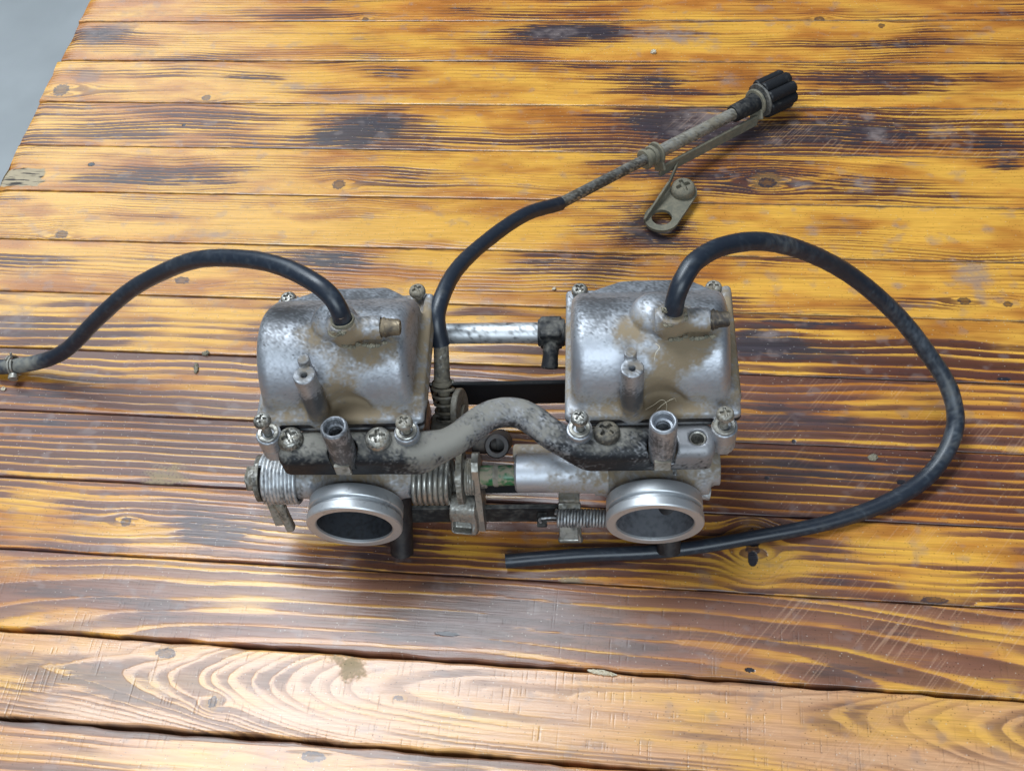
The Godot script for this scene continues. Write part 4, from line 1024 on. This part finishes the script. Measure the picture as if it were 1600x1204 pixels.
func build_hoses() -> void:
	var hl := [Vector3(-56.2, 124, 8.8), Vector3(-56.7, 129, 7.6), Vector3(-59.6, 133.5, 4.2), Vector3(-66.4, 136, -1.1), Vector3(-81.2, 134, -11.5), Vector3(-101, 126, -22.8), Vector3(-126.8, 112, -35.5), Vector3(-152.9, 92, -46.2), Vector3(-176.5, 72, -52.2), Vector3(-202.1, 48, -54.5), Vector3(-228.6, 24, -55.4), Vector3(-248.3, 11, -57.3), Vector3(-270.2, 6, -58.5), Vector3(-294.3, 5, -60.7)]
	var h1 := part("vent_hose", hose(hl, [3.8, 3.8, 3.8, 3.8, 3.85, 3.9, 4.0, 4.1], 20), "rubber", {"d": 0.0, "up": 0.1, "n": 0.2, "o": 0.26, "on": 0.3, "fine": 0.3, "spots": [[-262, 10, -55, 10, 0.55, 0.2], [-250, 12, -55, 8, 0.35, 0.3]]}, rig)
	h1.set_meta("label", "short rubber vent hose running left to the bench edge")
	part("hose_clip", MB.new().add(coil(Vector3(-266, 7, -58.4), Vector3(-262.5, 7.5, -58.1), 4.7, 0.7, 2, 24)).add(rod(Vector3(-263.6, 5.5, -53.4), Vector3(-263.2, 5.2, -50.6), 2.4, 2.6, 12)).add(rod(Vector3(-264, 10.6, -60.6), Vector3(-264, 13.6, -61.6), 0.6)), "zinc_steel", {"d": 0.35, "n": 0.3, "o": 0.3}, h1)
	part("string_tie", MB.new().add(coil(Vector3(-56.2, 122.8, 9), Vector3(-56.4, 124.6, 8.7), 4.4, 0.42, 2.2, 24, 0.7)).add(hose([Vector3(-60, 123, 11), Vector3(-62, 121, 12.5), Vector3(-59.5, 120, 14), Vector3(-58, 121.5, 13), Vector3(-60.5, 122.4, 13.6)], [0.42, 0.42], 7, 0.0, 0.5)), "mud", {"d": 0.55, "n": 0.4}, h1)
	var hr := [Vector3(72.8, 124, 8.8), Vector3(73.7, 130, 6.8), Vector3(76, 135, 3.1), Vector3(81, 136.5, -4.7), Vector3(92.9, 132, -16.8), Vector3(109.5, 122, -27), Vector3(130.3, 104, -36.2), Vector3(153.2, 80, -43.4), Vector3(176.4, 55, -41.1), Vector3(193.1, 36, -33.2), Vector3(204, 22, -21.2), Vector3(205.7, 12, -6.6), Vector3(194.6, 6, 11.9), Vector3(174.3, 4.2, 26.1), Vector3(146.1, 3.6, 36.6), Vector3(111.5, 3.4, 43.6), Vector3(74.2, 3.4, 49.7), Vector3(31.2, 3.5, 52.6), Vector3(-0.6, 3.6, 54.9)]
	var h2 := part("vent_hose", hose(hr, [3.8, 3.85, 3.85, 3.85, 3.9, 3.95, 4.0, 4.05, 3.9, 3.5, 3.2, 3.2, 3.2, 3.3], 20), "rubber", {"d": 0.0, "up": 0.08, "n": 0.2, "o": 0.22, "on": 0.34, "fine": 0.3, "spots": [[185, 45, -38, 20, 0.05, 0.25], [200, 20, -10, 25, 0.12, 0.2], [120, 118, -28, 10, 0.2, 0.3]]}, rig)
	h2.set_meta("label", "long rubber vent hose looping round the right side, loose end in front")
	part("torn_patch", pebble(Vector3(2.0, 1.4, 1.2), 3.0), "mud", {"d": 0.6, "o": 0.4}, h2, Vector3.ZERO, Transform3D(Basis(), Vector3(70.2, 126.5, 9.6)))
	# idle adjuster: sheathed cable, steel sleeve, bracket and fluted knob
	var cab := [Vector3(-25.6, 73, -16), Vector3(-26.9, 82, -22.8), Vector3(-25, 85, -32.8), Vector3(-19.6, 81, -52.5), Vector3(-8.3, 74, -75.6), Vector3(8.1, 62, -102.2), Vector3(24.5, 50, -120)]
	var ad := part("idle_adjuster", hose(cab, [4.0, 3.6, 3.5, 3.5, 3.5, 3.6], 20), "rubber", {"d": -0.02, "up": 0.08, "n": 0.2, "o": 0.18, "on": 0.3, "fine": 0.3}, rig)
	ad.set_meta("label", "rubber sheathed idle adjuster cable ending in a fluted black knob")
	var R0 := Vector3(23.0, 50.6, -118.5); var R1 := Vector3(71.5, 25.5, -175.8); var R2 := Vector3(133.6, 14, -228.2); var R3 := Vector3(155.9, 12.2, -243.2)
	part("steel_sleeve", rod(R0, R1, 2.9, 2.9, 22), "zinc_steel", {"d": 0.22, "up": 0.1, "n": 0.4, "o": 0.65, "on": 0.6}, ad)
	part("steel_sleeve", MB.new().add(rod(R1, R1.lerp(R2, 0.82), 3.6, 3.5, 22)), "zinc_steel", {"d": 0.45, "up": 0.15, "n": 0.4, "o": 0.5, "on": 0.5}, ad)
	var dd := (R2 - R1).normalized()
	part("grommet", MB.new().add(rod(R1 - dd * 4, R1 + dd * 4, 4.2)).add(rod(R1 - dd * 4.2, R1 - dd * 2.2, 5.8)).add(rod(R1 + dd * 1.0, R1 + dd * 3.0, 5.8)), "mud", {"d": 0.35, "up": 0.2, "n": 0.3}, ad)
	part("bushing", MB.new().add(rod(R1.lerp(R2, 0.78), R2, 5.0, 5.4, 24)).add(rod(R2 - dd * 1.0, R2 + dd * 5, 5.8, 7.4, 24)), "black_paint", {"d": 0.02, "up": 0.25, "n": 0.3, "o": 0.05, "on": 0.2}, ad)
	# fluted knob
	var K := along(R3 - R2, R2 + dd * 4.5)
	var rings := []
	var prof := [[0.0, 8.0], [0.3, 10.8], [1.2, 11.3], [18.0, 11.3], [19.1, 10.6], [19.5, 9.0], [19.5, 0.05]]
	for q in prof:
		var rg := PackedVector3Array()
		for j in 128:
			var t := TAU * j / 128
			var fl := pow(absf(cos(t * 4.0)), 0.55)
			rg.append(K * Vector3(cos(t) * q[1] * (0.76 + 0.24 * fl), q[0], sin(t) * q[1] * (0.76 + 0.24 * fl)))
		rings.append(rg)
	var kb := part("knob", MB.new().skin(rings), "black_paint", {"d": -0.02, "up": 0.1, "n": 0.3, "o": 0.06, "on": 0.3, "spots": [[158, 17, -246, 7, 0.25, 0.4]]}, ad)
	part("knob_flange", MB.new().lathe([Vector2(5, -1.0), Vector2(9.4, -0.8), Vector2(9.8, -0.2), Vector2(9.8, 0.5), Vector2(9.2, 0.9), Vector2(5, 0.9)], 40, K), "black_paint", {"d": 0.45, "up": 0.2, "n": 0.4}, kb)
	# bracket: strap beside the sleeve, two ears, screw tab with an eye
	var A := R1 + dd * 5.5 + Vector3(2.0, -8.4, 5.2); var B := R2 - dd * 0.5 + Vector3(1.6, -8.0, 5.6)
	var hb := part("holder", MB.new().add(bar(A, B, Vector3.UP, 3.6, 0.9)).add(bar(A + Vector3(0, 1, 0), R1 + dd * 5.4, dd.cross(Vector3.UP), 4.2, 0.8, 0.7)).add(bar(B + Vector3(0, 1, 0), R2 + dd * 0.6, dd.cross(Vector3.UP), 4.4, 0.9, 0.8)).lathe([Vector2(0.1, -0.8), Vector2(6.2, -0.8), Vector2(6.5, -0.4), Vector2(6.5, 0.4), Vector2(6.2, 0.8), Vector2(0.1, 0.8)], 28, along(dd, R1 + dd * 5.4)).lathe([Vector2(0.1, -0.9), Vector2(7.4, -0.9), Vector2(7.8, -0.4), Vector2(7.8, 0.5), Vector2(7.4, 0.9), Vector2(0.1, 0.9)], 28, along(dd, R2 + dd * 0.6)), "mud", {"d": 0.3, "up": 0.15, "n": 0.4, "o": 0.4, "on": 0.6}, ad)
	var E1 := Vector3(77.6, 5.0, -149.4); var E2 := Vector3(90.0, 6.0, -168.0)
	var ax := Vector2(E2.x - E1.x, E2.z - E1.z)
	var an := ax.angle()
	var outline := ring2(Vector2.ZERO, 9.6, 20, an + PI * 0.5, an + PI * 1.5) + ring2(ax, 7.8, 16, an - PI * 0.5, an + PI * 0.5)
	var lay := Transform3D(Basis(Vector3.RIGHT, Vector3(0, 0, 1), Vector3.DOWN), E1)
	part("screw_tab", plate(outline, 0.9, lay, [ring2(Vector2.ZERO, 5.6, 26)]).add(bar(E1 + Vector3(-9.2, 0.6, 2), E2 + Vector3(-8, 4.6, -1), Vector3.UP, 2.6, 0.7)).add(bar(E2 + Vector3(-8, 4.6, -1), A + Vector3(10, -2.0, -8), Vector3.UP, 1.8, 0.6)), "mud", {"d": 0.28, "up": 0.12, "n": 0.45, "o": 0.4, "on": 0.6}, hb)
	var sc := MB.new().add(m_screw, Transform3D(Basis(Vector3.UP, 0.4).scaled(Vector3(1.6, 1.6, 1.6)), Vector3.ZERO))
	part("screw", sc, "mud", {"d": 0.2, "up": 0.1, "n": 0.4, "o": 0.5, "on": 0.6}, hb, Vector3.ZERO, Transform3D(Basis(Vector3.RIGHT, 0.1), E2 + Vector3(0, 1.2, 0)))
	# lint caught on the right cover
	part("lint", MB.new().add(hose([Vector3(62, 90, 31), Vector3(65, 93, 31), Vector3(69, 95, 30), Vector3(70, 92, 33), Vector3(66, 91, 34), Vector3(68, 95, 33), Vector3(73, 97, 31), Vector3(74, 94, 30)], [0.07, 0.07], 5, 0.0, 0.8)).add(hose([Vector3(66, 113.6, 16), Vector3(67.5, 113.8, 18), Vector3(66, 113.0, 20), Vector3(65.4, 111, 22)], [0.13, 0.1], 5, 0.0, 0.8)), "pale_wood", {"d": 0.6}, rig)

func build_crumbs() -> void:
	var list := [
		["mud_crumb", "long grey chip of dried mud on the plank left of the carburettors", "mud chip", Vector3(-167, 0.5, -3), Vector3(1.2, 1.1, 3.6), 0.25, "mud", 1.0],
		["mud_crumb", "small grey lump of mud on the seam above the long mud chip", "mud chip", Vector3(-164, 0.6, -12.5), Vector3(2.0, 1.2, 1.4), 0.1, "mud", 2.0],
		["wood_chip", "tan flake of wood inside the loop of the right hose", "wood chip", Vector3(174, 0.4, 33), Vector3(2.4, 0.7, 1.8), 0.4, "mud", 3.0],
		["wood_splinter", "pale splinter of wood lying on the seam at the front", "splinter", Vector3(54, 0.5, 146.5), Vector3(6.5, 0.7, 1.0), -0.1, "pale_wood", 4.0],
		["plaster_crumb", "white crumb by the left bench edge below the hose clip", "crumb", Vector3(-268, 0.6, 15), Vector3(1.4, 0.9, 1.2), 0.5, "pale_wood", 5.0],
		["plaster_crumb", "pale round crumb on the far planks left of the knob", "crumb", Vector3(62, 0.9, -253), Vector3(1.6, 1.3, 1.5), 0.2, "pale_wood", 6.0],
		["plaster_crumb", "tiny pale crumb on a seam behind the idle adjuster cable", "crumb", Vector3(16, 0.5, -63), Vector3(1.1, 0.8, 1.0), 0.9, "pale_wood", 7.0],
	]
	for c in list:
		var o := part(c[0], pebble(c[4], c[7]), c[6], {"d": 0.4, "n": 0.5, "o": 0.4}, self, Vector3.ZERO, Transform3D(Basis(Vector3.UP, c[5]), Vector3.ZERO))
		o.position = c[3] * MM
		label(o, c[1], c[2])
